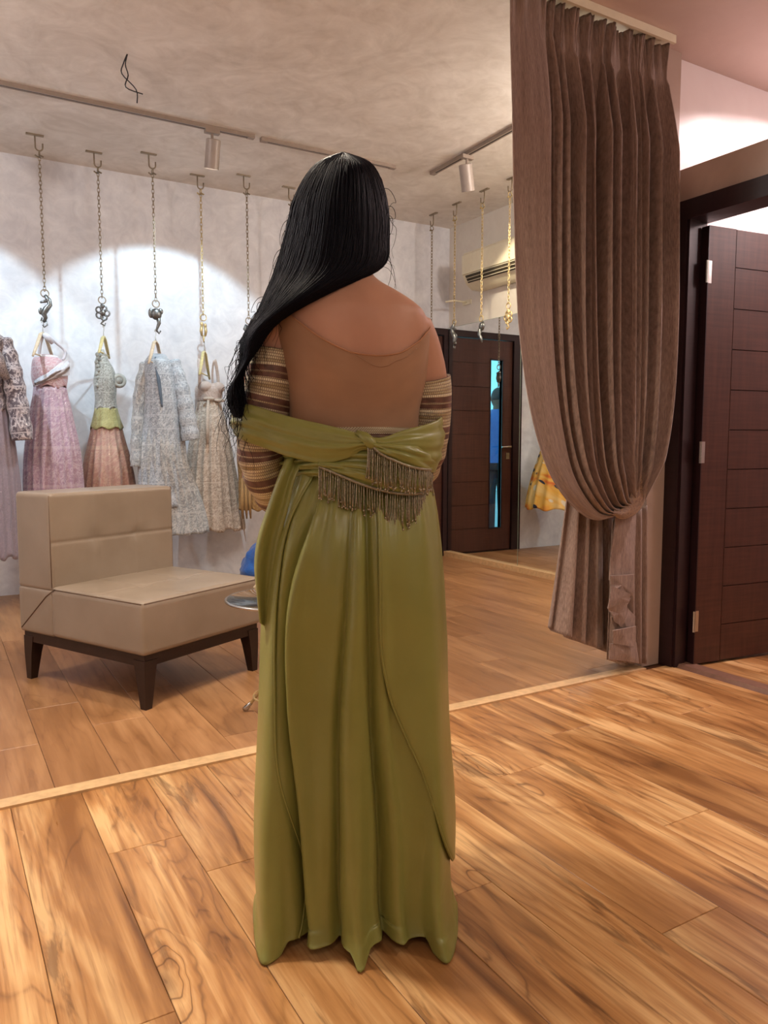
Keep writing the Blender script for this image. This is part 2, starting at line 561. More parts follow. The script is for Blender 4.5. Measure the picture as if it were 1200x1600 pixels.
# ceilings
b = MB(); b.box(XL, XM, YS + .02, YD, ZB, ZB + .12)
struct('ceiling', b, M['ceil'], 'beige textured plaster ceiling of the show room', 'ceiling')
b = MB(); b.box(XL, XE, YN, YS + .02, ZF, ZF + .14); b.box(3.012, XE, YS + .02, YS + .16, ZF, ZF + .14); b.box(XL, XM, YS - .02, YS + .0199, ZF + .01, ZB + .1)
struct('ceiling_front', b, M['ceil_front'], 'smooth pinkish ceiling above the door and curtain', 'ceiling')
# mirror ledge
b = MB(); b.box(XM - .055, XM, YS + .3, YD - .002, .0, .045)
struct('baseboard_right', b, M['strip'], 'pale ledge under the wall mirror', 'baseboard')

# ---------------------------------------------------------------- shop entrance door at the end of the dress wall
d1 = empty('door_1', (DX0, YD, 0), 0, 'dark entrance door with a tall narrow glass slot', 'door', kind='structure')
def part(name, mat, parent, fn, label=None, **kw):
    m = MB(); fn(m); o = m.build(name, mat, parent, **kw)
    if label: o['label'] = label
    return o
W1 = DX1 - DX0
part('door_frame', M['frame'], d1, lambda m: (m.box(0, .105, -.02, .10, 0, DZ), m.box(W1 - .045, W1 - .002, -.02, .10, 0, DZ), m.box(.105, W1 - .045, -.02, .10, DZ - .06, DZ)))
sx0, sx1, sz0, sz1 = 3.50 - DX0, 3.64 - DX0, .23, 1.85
part('leaf_core', M['groove'], d1, lambda m: (m.box(.108, sx0, .012, .046, .001, DZ - .064), m.box(sx1, W1 - .048, .012, .046, .001, DZ - .064), m.box(sx0, sx1, .012, .046, .001, sz0), m.box(sx0, sx1, .012, .046, sz1, DZ - .064)))
zs = [.012 + k * (DZ - .076) / 9 for k in range(10)]
for z0, z1 in zip(zs, zs[1:]):
    part('panel', M['door'], d1, lambda m: m.box(sx1 + .012, W1 - .049, .004, .0125, z0 + .002, z1 - .002))
part('rail', M['door'], d1, lambda m: m.box(sx0 - .0115, sx1 + .0115, .004, .0125, .012, sz0 - .013))
part('rail', M['door'], d1, lambda m: m.box(sx0 - .0115, sx1 + .0115, .004, .0125, sz1 + .013, DZ - .065))
part('sill', M['frame'], d1, lambda m: m.box(.0, W1, -.004, .12, -.006, .003))
part('stile', M['door'], d1, lambda m: (m.box(.109, sx0 - .012, .004, .0125, .012, DZ - .065)))
part('slot_bead', M['frame'], d1, lambda m: (m.box(sx0 - .012, sx0, .0, .05, sz0 - .012, sz1 + .012), m.box(sx1, sx1 + .012, .0, .05, sz0 - .012, sz1 + .012), m.box(sx0, sx1, .0, .05, sz0 - .012, sz0), m.box(sx0, sx1, .0, .05, sz1, sz1 + .012)))
part('pane', M['glass'], d1, lambda m: m.box(sx0, sx1, .026, .032, sz0, sz1))
hd = part('door_handle', M['chrome'], d1, lambda m: (m.tube([(.155, .004, 1.02), (.155, -.05, 1.02)], .011, 10), m.tube([(.155, -.048, 1.02), (.19, -.052, 1.02), (.265, -.048, 1.018)], [.011, .010, .009], 10), m.lathe([(.0, 0), (.026, 0), (.026, .004)], 16, (.155, 0, 1.02)), m.box(.135, .175, -.004, .004, .90, .96)), 'chrome lever handle', smooth=True, angle=40)

# outside the entrance: pavement under the sky and a passer-by (seen through the glass slot)
b = MB(); b.box(-2.5, 6, YD + .14, 16, -.06, -.012)
struct('pavement', b, plain('pale_pavement', rgb(170, 176, 178), .8), 'pale pavement outside the entrance door', 'ground')

# ---------------------------------------------------------------- fitting room door, standing open
d2 = empty('door_2', (XP + .075, OY1 - .006, 0), 0, 'dark brown panelled door standing open beside the curtain', 'door', kind='structure')
d2.rotation_euler = (0, 0, radians(-7.0))
LW, LZ = .86, 2.045
part('leaf_core', M['groove'], d2, lambda m: m.box(.004, LW, -.036, .0, .014, LZ))
part('stile', M['door'], d2, lambda m: m.box(.003, .165, -.042, -.0355, .013, LZ + .001))
zs = [.013, .19] + [.19 + .187 * k for k in range(1, 10)] + [LZ + .001]
for z0, z1 in zip(zs, zs[1:]):
    part('panel', M['door'], d2, lambda m: m.rings([[(.1675, -.0355, z0 + .0012), (LW, -.0355, z0 + .0012), (LW, -.0355, z1 - .0012), (.1675, -.0355, z1 - .0012)], [(.1685, -.042, z0 + .0022), (LW - .001, -.042, z0 + .0022), (LW - .001, -.042, z1 - .0022), (.1685, -.042, z1 - .0022)]]))
part('edge_band', M['frame'], d2, lambda m: m.box(-.002, .0035, -.042, .002, .013, LZ + .001))
for z in (1.84, 1.02, .22):
    part('hinge', M['chrome'], d2, lambda m: (m.tube([(-.010, -.046, z - .05), (-.010, -.046, z + .05)], .007, 8), m.box(-.009, .02, -.0435, -.042, z - .05, z + .05)), smooth=True, angle=40)
df = empty('door_3', (XP, OY1, 0), 0, 'near-black door frame around the open doorway', 'door frame', kind='structure')
part('jamb', M['frame'], df, lambda m: (m.box(-.03, .115, .0, YS + .01 - OY1, 0, OZ + .085), m.box(-.02, .05, -.012, .0, 0, OZ)))
part('jamb', M['frame'], df, lambda m: m.box(-.03, .115, OY0 - .08 - OY1, OY0 - OY1, 0, OZ + .085))
part('head', M['frame'], df, lambda m: m.box(-.03, .115, OY0 - OY1, .0, OZ, OZ + .085))

# ---------------------------------------------------------------- wall mirror
mseam = 4.871
for y0, y1, lb in ((mseam + .003, YD - .004, 'tall frameless mirror panel reflecting the entrance door, next to the corner'), (YS + .9, mseam - .003, 'tall frameless mirror panel half hidden by the curtain')):
    mp = empty('wall_mirror', (XM - .008, y0, .045), 0, lb, 'mirror', 'mirror panels')
    part('mirror_glass', M['mirror'], mp, lambda m: m.box(-.008, -.002, 0, y1 - y0, .0, 2.06))
    part('mirror_backing', M['joint'], mp, lambda m: m.box(-.002, .008, 0.001, y1 - y0 - .001, .001, 2.059))
    part('mirror_edge', plain('green_glass_edge', rgb(150, 165, 150), .3), mp, lambda m: (m.box(-.0085, -.001, -.002, .0, .0, 2.06), m.box(-.0085, -.001, 0, y1 - y0, 2.06, 2.063)))

# ================================================================== LAMPS ON TRACKS
def aim(o, to):
    d = Vector(to) - o.location
    o.rotation_euler = d.to_track_quat('-Z', 'Y').to_euler()


def light(name, typ, loc, to, energy, col, parent=None, **kw):
    l = bpy.data.lights.new(name, typ); l.energy = energy; l.color = col
    for k, v in kw.items(): setattr(l, k, v)
    o = bpy.data.objects.new(name, l); C.objects.link(o); o.location = loc
    aim(o, to)
    return o


def track(p, q, label):
    p, q = Vector(p), Vector(q); d = (q - p); L = d.length
    t = empty('track_rail', p, atan2(d.y, d.x), label, 'light track', 'ceiling light tracks')
    part('rail', M['track'], t, lambda m: (m.box(0, L, -.018, -.006, -.022, 0), m.box(0, L, .006, .018, -.022, 0), m.box(0, L, -.006, .006, -.004, 0)))
    part('conductor_slot', M['slot'], t, lambda m: m.box(.035, L - .035, -.006, .006, -.020, -.004))
    part('end_cap', M['track'], t, lambda m: m.box(-.008, .036, -.0185, .0185, -.024, 0))
    part('end_cap', M['track'], t, lambda m: m.box(L - .036, L + .008, -.0185, .0185, -.024, 0))
    return t


YT = 4.775
track((-1.6, YT, ZB), (1.85, YT, ZB), 'long grey ceiling light track with the spotlight over the gowns')
track((1.915, YT + .01, ZB), (2.90, YT + .01, ZB), 'short grey ceiling light track above the person')
track((3.20, 4.745, ZB), (3.17, 3.0, ZB), 'grey ceiling light track running behind the curtain')


def spotlight(loc, to, label, energy, col, size=radians(88), blend=.22):
    loc = Vector(loc); to = Vector(to)
    s = empty('track_spotlight', loc, 0, label, 'spotlight', 'cylinder track spotlights')
    part('adapter', M['track'], s, lambda m: m.box(-.045, .045, -.017, .017, -.045, -.02))
    part('stem', M['track'], s, lambda m: m.tube([(0, 0, -.04), (0, 0, -.09)], .009, 8), smooth=True, angle=40)
    d = (to - loc - Vector((0, 0, -.16))).normalized()
    hd = empty('lamp_head', (0, 0, -.165)); hd.parent = s
    hd.rotation_euler = d.to_track_quat('Z', 'Y').to_euler()
    hd.rotation_euler = hd.rotation_euler.to_quaternion().slerp(Vector((0, 0, -1)).to_track_quat('Z', 'Y'), .55).to_euler()
    part('can', M['lampbody'], hd, lambda m: m.rings([[(r * cos(2 * pi * k / 28), r * sin(2 * pi * k / 28), z) for k in range(28)] for r, z in ((.040, -.085), (.0445, -.080), (.0445, .085), (.040, .085), (.037, .06))], (True, False)), smooth=True, angle=35)
    part('lens', M['lens'], hd, lambda m: m.lathe([(.0005, .058), (.037, .058)], 24), smooth=False)
    l = light('spot_beam', 'SPOT', loc + Vector((0, 0, -.165)) + (hd.rotation_euler.to_quaternion() @ Vector((0, 0, .095))), to, energy, col, spot_size=size, spot_blend=blend, shadow_soft_size=.022)
    return s


spotlight((1.585, YT, ZB), (1.52, YD, 1.2), 'grey cylinder spotlight on the long track above the gowns', P_WALLSPOT, COOL)
spotlight((-.02, YT, ZB), (-.05, YD, 1.2), 'grey cylinder spotlight at the outer part of the long track', P_WALLSPOT, COOL)
spotlight((3.19, 4.32, ZB), (4.16, 4.45, 1.75), 'pale cylinder spotlight next to the curtain', P_RIGHTSPOT, (1, .86, .62))


def downlight(x, y, z, label, energy, col, r=.06, spread=radians(150)):
    s = empty('downlight', (x, y, z), 0, label, 'ceiling lamp', 'recessed downlights')
    part('trim_ring', M['ac'], s, lambda m: m.rings([[(q * cos(2 * pi * k / 28), q * sin(2 * pi * k / 28), h) for k in range(28)] for q, h in ((r + .022, 0), (r + .02, -.006), (r + .002, -.008), (r, -.001))], (False, False)), smooth=True)
    part('diffuser', M['lens'], s, lambda m: m.lathe([(.0005, -.002), (r, -.002)], 28))
    l = bpy.data.lights.new('downlight_glow', 'AREA'); l.shape = 'DISK'; l.size = 2 * r; l.energy = energy; l.color = col; l.spread = spread
    o = bpy.data.objects.new('downlight_glow', l); C.objects.link(o); o.location = (x, y, z - .012)
    return s


downlight(.15, 2.05, ZF, 'recessed downlight above the front floor before the strip', P_DOWN * 1.45, WARM)
downlight(-.6, -.6, ZF, 'added fill downlight behind the viewer', P_DOWN * .35, WARM)  # unseen lamp, added as fill from behind the camera
downlight(2.2, .2, ZF, 'added fill downlight near the partition', P_DOWN * .5, WARM)  # unseen lamp, added to brighten the right of the front area
downlight(1.0, 2.72, ZB, 'added fill downlight of the show room just behind the strip', P_DOWN * .8, WARM)  # unseen lamp, added for more ambient light in the show room


def globe(x, y, z, label, energy, col):  # unseen globes, added to lift the ambient light of the rooms
    s = empty('fill_globe', (x, y, z), 0, label, 'ceiling lamp', 'added fill globes')
    part('rose', M['ac'], s, lambda m: m.lathe([(.05, 0), (.05, -.015), (.012, -.02), (.012, -.10)], 24), smooth=True, angle=40)
    part('globe_shade', M['lens'], s, lambda m: m.ball((0, 0, -.17), .075, 24, 14), smooth=True)
    l = bpy.data.lights.new('fill_globe_glow', 'POINT'); l.energy = energy; l.color = col; l.shadow_soft_size = .08
    o = bpy.data.objects.new('fill_globe_glow', l); C.objects.link(o); o.location = (x, y, z - .33)


globe(-.95, 3.5, ZB, 'added fill globe in the near part of the show room', P_FILL_GLOBE, (1, .95, .93))
globe(3.55, 3.05, ZB, 'added fill globe behind the curtain', P_FILL_GLOBE, (1, .90, .80))
globe(2.35, -.9, ZF, 'added fill globe near the partition', P_FILL_GLOBE * .36, (1, .88, .80))
globe(4.4, .9, ZF, 'added fill globe in the fitting room', P_FIT * .7, PINK)
globe(.2, -1.3, ZF, 'added fill globe behind the viewer', P_FILL_GLOBE * .2, (1, .90, .80))
downlight(3.75, 2.05, ZF, 'recessed downlight in the fitting room', P_FIT * .6, PINK)

# loose wires hanging from the ceiling
w = empty('ceiling_wire', (.945, 4.13, ZB), 0, 'two loose dark wires hanging out of the ceiling plaster', 'wire')
for a in ((0, .03), (1, -.02)):
    pts = [(.0, 0, .01), (-.02 + a[1] * .2, .0, -.05), (-.02 + a[1] * .6, 0, -.10), (.015 - a[1], 0, -.16), (.05 + a[1] * .6, 0, -.205 + a[1])]
    part('wire_strand', M['slot'], w, lambda m: m.tube([path(pts, k / 16) for k in range(17)], .003, 6), smooth=True)

# ---------------------------------------------------------------- air conditioner
ac = empty('air_conditioner', (XM, 5.42, 2.36), 0, 'cream wall-mounted air conditioner above the mirror', 'air conditioner')
prof = [(0, .0), (-.10, .0), (-.165, .045), (-.20, .11), (-.205, .28), (-.185, .30), (0, .30)]
part('casing', M['ac'], ac, lambda m: m.rings([[(x, y, z) for x, z in prof] for y in (0, -.01, -.89, -.90)]), smooth=True, angle=30)
part('front_panel', M['ac'], ac, lambda m: m.rings([[(-.204, y, .115), (-.212, y, .118), (-.214, y, .272), (-.206, y, .278)] for y in (-.006, -.894)]), smooth=True, angle=30)
part('outlet', M['acgap'], ac, lambda m: m.rings([[(-.172, y, .048), (-.205, y, .106), (-.198, y, .108), (-.165, y, .05)] for y in (-.04, -.86)]))
for k in range(2):
    part('louvre', M['ac'], ac, lambda m: m.rings([[(-.172 - .014 * k, y, .062 + .022 * k), (-.196 - .010 * k, y, .052 + .026 * k), (-.198 - .010 * k, y, .056 + .026 * k), (-.174 - .014 * k, y, .066 + .022 * k)] for y in (-.045, -.855)]))
# small bracket sensor on the wall by the corner
sb = empty('wall_bracket', (XM, 5.62, 2.30), 0, 'small white sensor bracket on the wall by the corner', 'bracket')
part('plate', M['ac'], sb, lambda m: m.box(-.012, 0, -.06, .06, -.02, .02))
part('arm', M['ac'], sb, lambda m: m.tube([(-.01, 0, 0), (-.12, .03, .01), (-.2, .05, -.005)], .008, 8), smooth=True)

# ================================================================== HANGING CHAINS
def links(m, z0, z1, pitch=.025):
    n = int((z0 - z1) / pitch)
    for k in range(n + 1):
        z = z0 - k * (z0 - z1) / n
        m.torus((0, 0, z), .0115, .0026, 'x' if k % 2 else 'y', 8, 4, .72, 1.5)


def ornament(kind, m):
    if kind == 0:    # sea horse
        m.tube([(.0, 0, .02), (.022, 0, -.01), (.028, 0, -.04), (.004, 0, -.07), (-.012, 0, -.10), (.0, 0, -.125), (-.012, 0, -.15), (-.028, 0, -.145), (-.022, 0, -.125)], [.010, .017, .016, .020, .019, .013, .009, .007, .005], 8)
        m.tube([(.022, 0, -.012), (-.005, 0, -.022), (-.03, 0, -.03)], [.012, .009, .006], 7)
        m.ball((-.028, 0, -.085), (.014, .006, .022))
        m.tube([(0, 0, -.14), (.008, 0, -.17), (-.01, 0, -.185), (-.02, 0, -.17)], .005, 6)
    elif kind == 1:  # scrolled leaf
        for a in range(5):
            q = 2 * pi * a / 5
            m.torus((.026 * cos(q), 0, -.055 + .03 * sin(q)), .020, .0065, 'y', 12, 5)
        m.ball((0, 0, -.055), (.02, .014, .024)); m.ball((.0, 0, -.01), (.014, .012, .02))
        m.tube([(0, 0, -.08), (.004, 0, -.11), (-.012, 0, -.128), (.012, 0, -.14), (.018, 0, -.122)], [.008, .008, .007, .006, .004], 7)
    elif kind == 2:  # elephant head with curled trunk
        m.ball((0, 0, -.04), (.038, .026, .04)); m.ball((-.034, 0, -.035), (.02, .008, .034)); m.ball((.03, 0, -.02), (.018, .010, .022))
        m.tube([(.012, 0, -.06), (.018, 0, -.10), (.008, 0, -.125), (.0, 0, -.15), (.016, 0, -.168), (.028, 0, -.15)], [.017, .013, .010, .008, .007, .005], 8)
    elif kind == 3:  # paired figures
        m.ball((-.012, 0, -.02), (.013, .012, .018)); m.ball((.014, 0, -.028), (.012, .012, .016))
        m.tube([(-.012, 0, -.03), (-.018, 0, -.07), (-.012, 0, -.105)], [.012, .012, .008], 7); m.tube([(.014, 0, -.035), (.018, 0, -.07), (.012, 0, -.105)], [.010, .012, .008], 7)
        m.tube([(0, 0, -.10), (0, 0, -.14), (.004, 0, -.15)], [.010, .006, .005], 7)
    else:            # bent bird
        m.ball((.0, 0, -.03), (.024, .016, .030)); m.tube([(-.02, 0, .0), (-.034, 0, -.03), (-.012, 0, -.06)], [.010, .012, .010], 7)
        m.tube([(.01, 0, -.05), (.026, 0, -.09), (.0, 0, -.12), (-.014, 0, -.155)], [.017, .015, .013, .006], 8); m.ball((.028, 0, -.075), (.014, .008, .02))


CH = {}


def chain(x, y, zend, kind, label, metal, group='chains hanging from the ceiling', rz=0.0, orn='silver'):
    t = empty('hanging_chain', (x, y, ZB), rz, label, 'chain', group)
    part('ceiling_plate', M['iron'], t, lambda m: m.rings([[(sx * .052, sy * .011, z) for sx, sy in ((-1, -1), (1, -1), (1, 1), (-1, 1))] for z in (0, -.008)]))
    part('ceiling_hook', M['iron'], t, lambda m: m.tube([(0, 0, -.005), (0, 0, -.06)] + [(.022 - .022 * cos(pi * k / 8), 0, -.075 - .022 * sin(pi * k / 8)) for k in range(9)] + [(.044, 0, -.05)], .0048, 7), smooth=True)
    key = round(zend, 3)
    def mk(m): m.torus((.022, 0, -.115), .017, .0035, 'x', 12, 5); links(m, -.142, zend - ZB + .03); m.torus((0, 0, zend - ZB + .0), .024, .0038, 'y', 14, 5)
    c = part('chain_links', metal, t, mk, smooth=True); c['kind'] = 'stuff'
    for v in c.data.vertices:      # the links hang under the bowl of the hook
        if v.co.z < -.13: v.co.x += .022
    o = part('ornament', M[orn], t, lambda m: ornament(kind, m), smooth=True); o.location = (.022, 0, zend - ZB - .03)
    return t

# ================================================================== GOWNS ON THE DRESS WALL
def hanger(x, y, z, rz, mat, label, w=.40, drop=.20, bar=True, top=.0):
    """Wire hook (top at z) and a bent wooden yoke."""
    t = empty('coat_hanger', (x, y, z), rz, label, 'hanger', 'hangers holding the gowns')
    part('hook', M['wire'], t, lambda m: m.tube([(-.018, 0, -.02)] + [(.018 * -cos(pi * k / 8), 0, -.02 + .018 * sin(pi * k / 8)) for k in range(1, 9)] + [(.012, 0, -.04), (0, 0, -.05), (0, 0, -.085)], .0022, 6), smooth=True)
    for s in (-1, 1):
        part('shoulder_arm', mat, t, lambda m: m.tube([(0, 0, -.08), (s * w * .12, 0, -.095), (s * w * .3, 0, -.08 - drop * .55), (s * w * .5, 0, -.08 - drop)], [.011, .012, .012, .008], 8, True, .6), smooth=True)
    if bar:
        part('trouser_bar', mat, t, lambda m: m.tube([(-w * .44, 0, -.08 - drop * .9), (w * .44, 0, -.08 - drop * .9)], .005, 8), smooth=True)
    return t


def loft_cloth(prof, n_pl=11, amp0=.0, amp1=.06, seed=0, nu=132, nv=44, squash=1.0, hem_wave=.012, open_top=True, gather=.7):
    """Hanging cloth of revolution. prof rows: (z, half width, half depth, x shift, y shift)."""
    rnd = random.Random(seed)
    ph = [rnd.random() * 6.28 for _ in range(6)]
    z0, z1 = prof[0][0], prof[-1][0]
    m = MB()

    def fn(a, b):
        th = 2 * pi * a
        z = lerp(z0, z1, b)
        w, d, sx, sy = interp(prof, z)
        am = lerp(amp0, amp1, b ** gather)
        k = (1 - 2 * abs(sin(1.0 * n_pl * th + ph[0] + .6 * sin(2 * th + ph[1]) + .3 * b)) ** .8) * .7 if n_pl > 8 else sin(n_pl * th + ph[0] + .9 * sin(2 * th + ph[1]) + .5 * b) * .6 + sin((n_pl * 2 + 3) * th + ph[2] + 1.3 * b) * .28 + sin(3 * th + ph[3]) * .35
        s = 1 + am * k
        zz = z + (hem_wave * sin(n_pl * th + ph[4]) * b ** 6)
        return (sx + w * s * cos(th), sy + d * s * sin(th), zz), (a * pi * (w + d), -z)
    m.grid(fn, nu, nv, True)
    return m


def gown(x, y, zb, rz, label, group='gowns hanging on the dress wall'):
    return empty('hanging_gown', (x, y, zb), rz, label, 'gown', group)


def thick(o, th=.003):
    s = o.modifiers.new('cloth', 'SOLIDIFY'); s.thickness = th; s.offset = 0
    return o


def zl(tab, base): return [(z - base, *r) for z, *r in tab]


YG = 5.5
ALONG = radians(62)

# -- chains and hangers over the gowns: x, hook y, ornament z, hanger top
chain(.66, 5.46, 2.02, 0, 'dull brass chain with a seahorse ornament above the pink lavender gown', M['iron'])
chain(1.035, 5.58, 2.03, 1, 'dull brass chain with a scrolled leaf ornament above the pink and green gown', M['iron'])
chain(1.357, 5.42, 2.01, 2, 'dull brass chain with an elephant ornament above the silver jacket gown', M['iron'])
chain(1.765, 5.67, 1.985, 3, 'pale brass chain with paired figures above the ivory gown', M['brass'], orn='brass')
chain(2.055, 5.50, 1.96, 4, 'dull brass chain beside the long dark hair', M['iron'])
chain(2.445, 5.58, 1.96, 1, 'dull brass chain whose hook shows just behind the hair', M['iron'])
chain(3.0, 5.58, 1.96, 3, 'dull brass chain holding the yellow floral gown', M['iron'])
chain(.30, 5.30, 2.04, 4, 'dull brass chain above the grey gown with the jewelled jacket', M['iron'])
chain(3.765, 4.87, 2.03, 4, 'bright brass chain with a bird ornament in front of the air conditioner', M['brass'], rz=radians(90), orn='silver')
chain(3.778, 5.25, 2.05, 0, 'thin brass chain before the corner of the mirror wall', M['brass'], rz=radians(90))
chain(3.781, 5.59, 1.75, 3, 'thin dark chain nearest the person, hanging in the corner', M['iron'], rz=radians(90))
chain(3.77, 4.548, 2.08, 1, 'brass chain with a scroll ornament peeping out behind the curtain edge', M['brass'], rz=radians(90), orn='brass')

# 0 grey lavender gown with jewelled jacket (cut by the frame)
m_lav = mat_embroidered('lavender_tulle', rgb(132, 120, 132), rgb(158, 146, 156), rgb(220, 215, 225), 34, .35, 4.0)
m_jew = mat_embroidered('jewelled_net', rgb(84, 74, 84), rgb(196, 186, 190), rgb(240, 236, 240), 24, .95, 20.0)
gx, gy = .315, 5.30
hanger(gx, gy, 1.88, ALONG, M['hangyellow'], 'yellow hanger under the grey gown with the jewelled jacket', drop=.10)
g = gown(gx, gy, .36, 0, 'grey lavender gown under a jewelled jacket at the picture edge')
B = .36
thick(loft_cloth(zl([(1.42, .10, .12, 0, 0), (1.2, .13, .15, 0, 0), (.8, .16, .16, 0, 0), (.36, .165, .17, -.0, 0)], B), 13, .02, .08, 1).build('skirt', m_lav, g, smooth=True))
thick(loft_cloth(zl([(1.74, .06, .09, .0, 0), (1.69, .115, .16, .0, 0), (1.60, .115, .16, 0, 0), (1.36, .10, .14, 0, 0), (1.26, .12, .15, 0, 0)], B), 6, .02, .05, 2, 80, 26).build('jacket', m_jew, g, smooth=True))
def sleeve(pts, r, mat, g, name='sleeve', n=22):
    m = MB(); P = [path(pts, k / n) for k in range(n + 1)]
    R = [lerp(r[0], r[1], k / n) * (1 + .08 * sin(k * 1.7)) for k in range(n + 1)]
    m.tube(P, R, 14, False)
    for i in range(len(m.v)): m.uv[i] = ((i % 14) / 14 * .35, -(i // 14) / n * .6)
    return thick(m.build(name, mat, g, smooth=True), .002)
sleeve([(.09, -.05, 1.68 - B), (.13, -.08, 1.52 - B), (.155, -.10, 1.32 - B), (.175, -.11, 1.08 - B)], (.055, .062), m_jew, g)
sleeve([(-.09, .05, 1.68 - B), (-.13, .08, 1.45 - B), (-.15, .10, 1.1 - B)], (.055, .062), m_jew, g)
part('lapel', m_jew, g, lambda m: m.tube([(.0, -.17, 1.66 - B), (.05, -.19, 1.55 - B), (.10, -.17, 1.44 - B)], [.03, .04, .02], 8, True, .5), smooth=True)

# 1 pink lavender gown
m_pink = mat_embroidered('pink_lavender_net', rgb(166, 136, 150), rgb(202, 182, 192), rgb(240, 226, 232), 30, .8, 9.0, tint=rgb(170, 140, 164))
m_pinkb = mat_embroidered('pink_bodice', rgb(186, 140, 148), rgb(214, 200, 206), rgb(240, 230, 234), 46, .8, 16.0)
m_whitecl = mat_embroidered('white_lace', rgb(196, 194, 204), rgb(226, 226, 232), rgb(250, 250, 250), 60, .5, 20.0)
gx, gy, B = .692, 5.46, .30
hanger(gx - .03, gy, 1.85, ALONG + .05, M['hangwood'], 'pale wooden hanger with knotted white straps above the pink lavender gown', drop=.17)
g = gown(gx, gy, B, 0, 'pink lavender embroidered gown with a white lace sash')
thick(loft_cloth(zl([(1.42, .098, .10, .0, 0), (1.30, .12, .12, 0.0, 0), (1.0, .165, .17, .0, 0), (.7, .175, .17, .0, 0), (.30, .165, .15, .0, 0)], B), 10, .03, .17, 4).build('skirt', m_pink, g, smooth=True))
thick(loft_cloth(zl([(1.625, .05, .07, -.02, 0), (1.60, .085, .09, -.01, 0), (1.55, .105, .11, .0, 0), (1.48, .108, .11, .0, 0), (1.42, .098, .10, .0, 0)], B), 5, .01, .02, 5, 80, 20).build('bodice', m_pinkb, g, smooth=True))
part('shoulder_strap', m_whitecl, g, lambda m: (m.tube([path([(-.06, 0, 1.61 - B), (-.05, -.03, 1.70 - B), (-.02, -.02, 1.76 - B), (.03, -.02, 1.72 - B), (.10, 0, 1.66 - B), (.085, 0, 1.60 - B)], k / 20) for k in range(21)], .010, 8), m.tube([(-.03, -.04, 1.755 - B), (.0, -.05, 1.73 - B), (.02, -.04, 1.70 - B)], [.018, .022, .012], 8)), smooth=True)
part('sash', m_whitecl, g, lambda m: m.grid(lambda a, b: ((lerp(.115, -.10, a), -.115 * sqrt(max(0, 1 - (2 * a - 1) ** 2 * .8)) - .004 - .008 * sin(pi * b), lerp(1.56, 1.44, a) - B - .075 * (b - .5) * (1.4 - a) + .006 * sin(30 * b + 6 * a)), (a * .25, b * .1)), 30, 12), smooth=True)
part('collar', m_whitecl, g, lambda m: m.torus((-.015, 0, 1.61 - B), .062, .014, 'z', 20, 8, 1, 1.1), smooth=True)

# 2 pink skirt with green basque and grey corset
m_corset = mat_embroidered('grey_green_corset', rgb(128, 128, 122), rgb(190, 192, 186), rgb(230, 230, 225), 50, .9, 22.0)
m_basque = mat_embroidered('olive_basque', rgb(150, 146, 92), rgb(190, 186, 132), rgb(230, 226, 190), 50, .6, 22.0)
m_coral = mat_embroidered('dusty_coral_skirt', rgb(168, 128, 118), rgb(198, 172, 150), rgb(226, 206, 180), 22, .6, 6.0)
gx, gy, B = 1.065, 5.61, .30
hanger(gx + .0, gy, 1.87, ALONG + .12, M['hangyellow'], 'yellow hanger seen edge-on above the pink and green gown', drop=.13, w=.36)
g = gown(gx, gy, B, 0, 'dusty coral gown with olive waist and grey beaded corset')
thick(loft_cloth(zl([(1.28, .075, .08, .0, 0), (1.16, .10, .10, .0, 0), (.9, .155, .16, .0, 0), (.7, .178, .15, .0, 0), (.30, .165, .13, 0, 0)], B), 9, .03, .16, 6).build('skirt', m_coral, g, smooth=True))
thick(loft_cloth(zl([(1.30, .074, .08, .0, 0), (1.22, .092, .095, 0, 0), (1.16, .108, .11, 0, 0)], B), 7, .01, .04, 7, 80, 12, hem_wave=.010).build('basque', m_basque, g, smooth=True))
thick(loft_cloth(zl([(1.70, .018, .02, -.02, 0), (1.62, .045, .05, -.015, 0), (1.56, .062, .07, 0, 0), (1.48, .074, .08, .0, 0), (1.36, .068, .075, 0, 0), (1.29, .075, .08, 0, 0)], B), 5, .02, .02, 8, 80, 22).build('corset', m_corset, g, smooth=True))
part('rosette', m_corset, g, lambda m: (m.torus((.085, -.04, 1.49 - B), .034, .017, 'y', 16, 7), m.ball((.085, -.045, 1.49 - B), (.026, .02, .026))), smooth=True)
part('floral_strap', m_corset, g, lambda m: [m.ball((-.055 + .008 * sin(k * 2.1), -.05, 1.66 - B - k * .026), (.014, .011, .016), 8, 6) for k in range(9)], smooth=True)

# 3 silver gown with long open jacket
m_silver = mat_embroidered('silver_sequin_net', rgb(138, 146, 156), rgb(206, 214, 222), rgb(250, 250, 250), 40, .75, 24.0)
m_silver2 = mat_embroidered('silver_grey_skirt', rgb(140, 144, 148), rgb(204, 206, 206), rgb(245, 245, 240), 34, .8, 14.0)
m_slate = plain('slate_lining', rgb(82, 96, 112), .7)
gx, gy, B = 1.385, 5.40, .42
hanger(gx - .02, gy, 1.835, ALONG, M['hangwood'], 'pale wooden hanger above the silver jacket gown', drop=.17)
g = gown(gx, gy, B, 0, 'silver grey sequin gown with a long open jacket and sleeve')
thick(loft_cloth(zl([(1.30, .10, .11, .0, 0), (1.0, .15, .15, 0, 0), (.7, .20, .13, .05, 0), (.42, .225, .12, .085, 0)], B), 10, .03, .14, 9, hem_wave=.003).build('skirt', m_silver2, g, smooth=True))
thick(loft_cloth(zl([(1.665, .05, .06, -.01, 0), (1.62, .085, .11, -.01, 0), (1.52, .105, .13, .0, 0), (1.30, .125, .14, .01, 0), (1.0, .155, .14, .01, 0), (.62, .175, .13, .015, 0)], B), 7, .01, .08, 10, hem_wave=.0).build('jacket', m_silver, g, smooth=True))
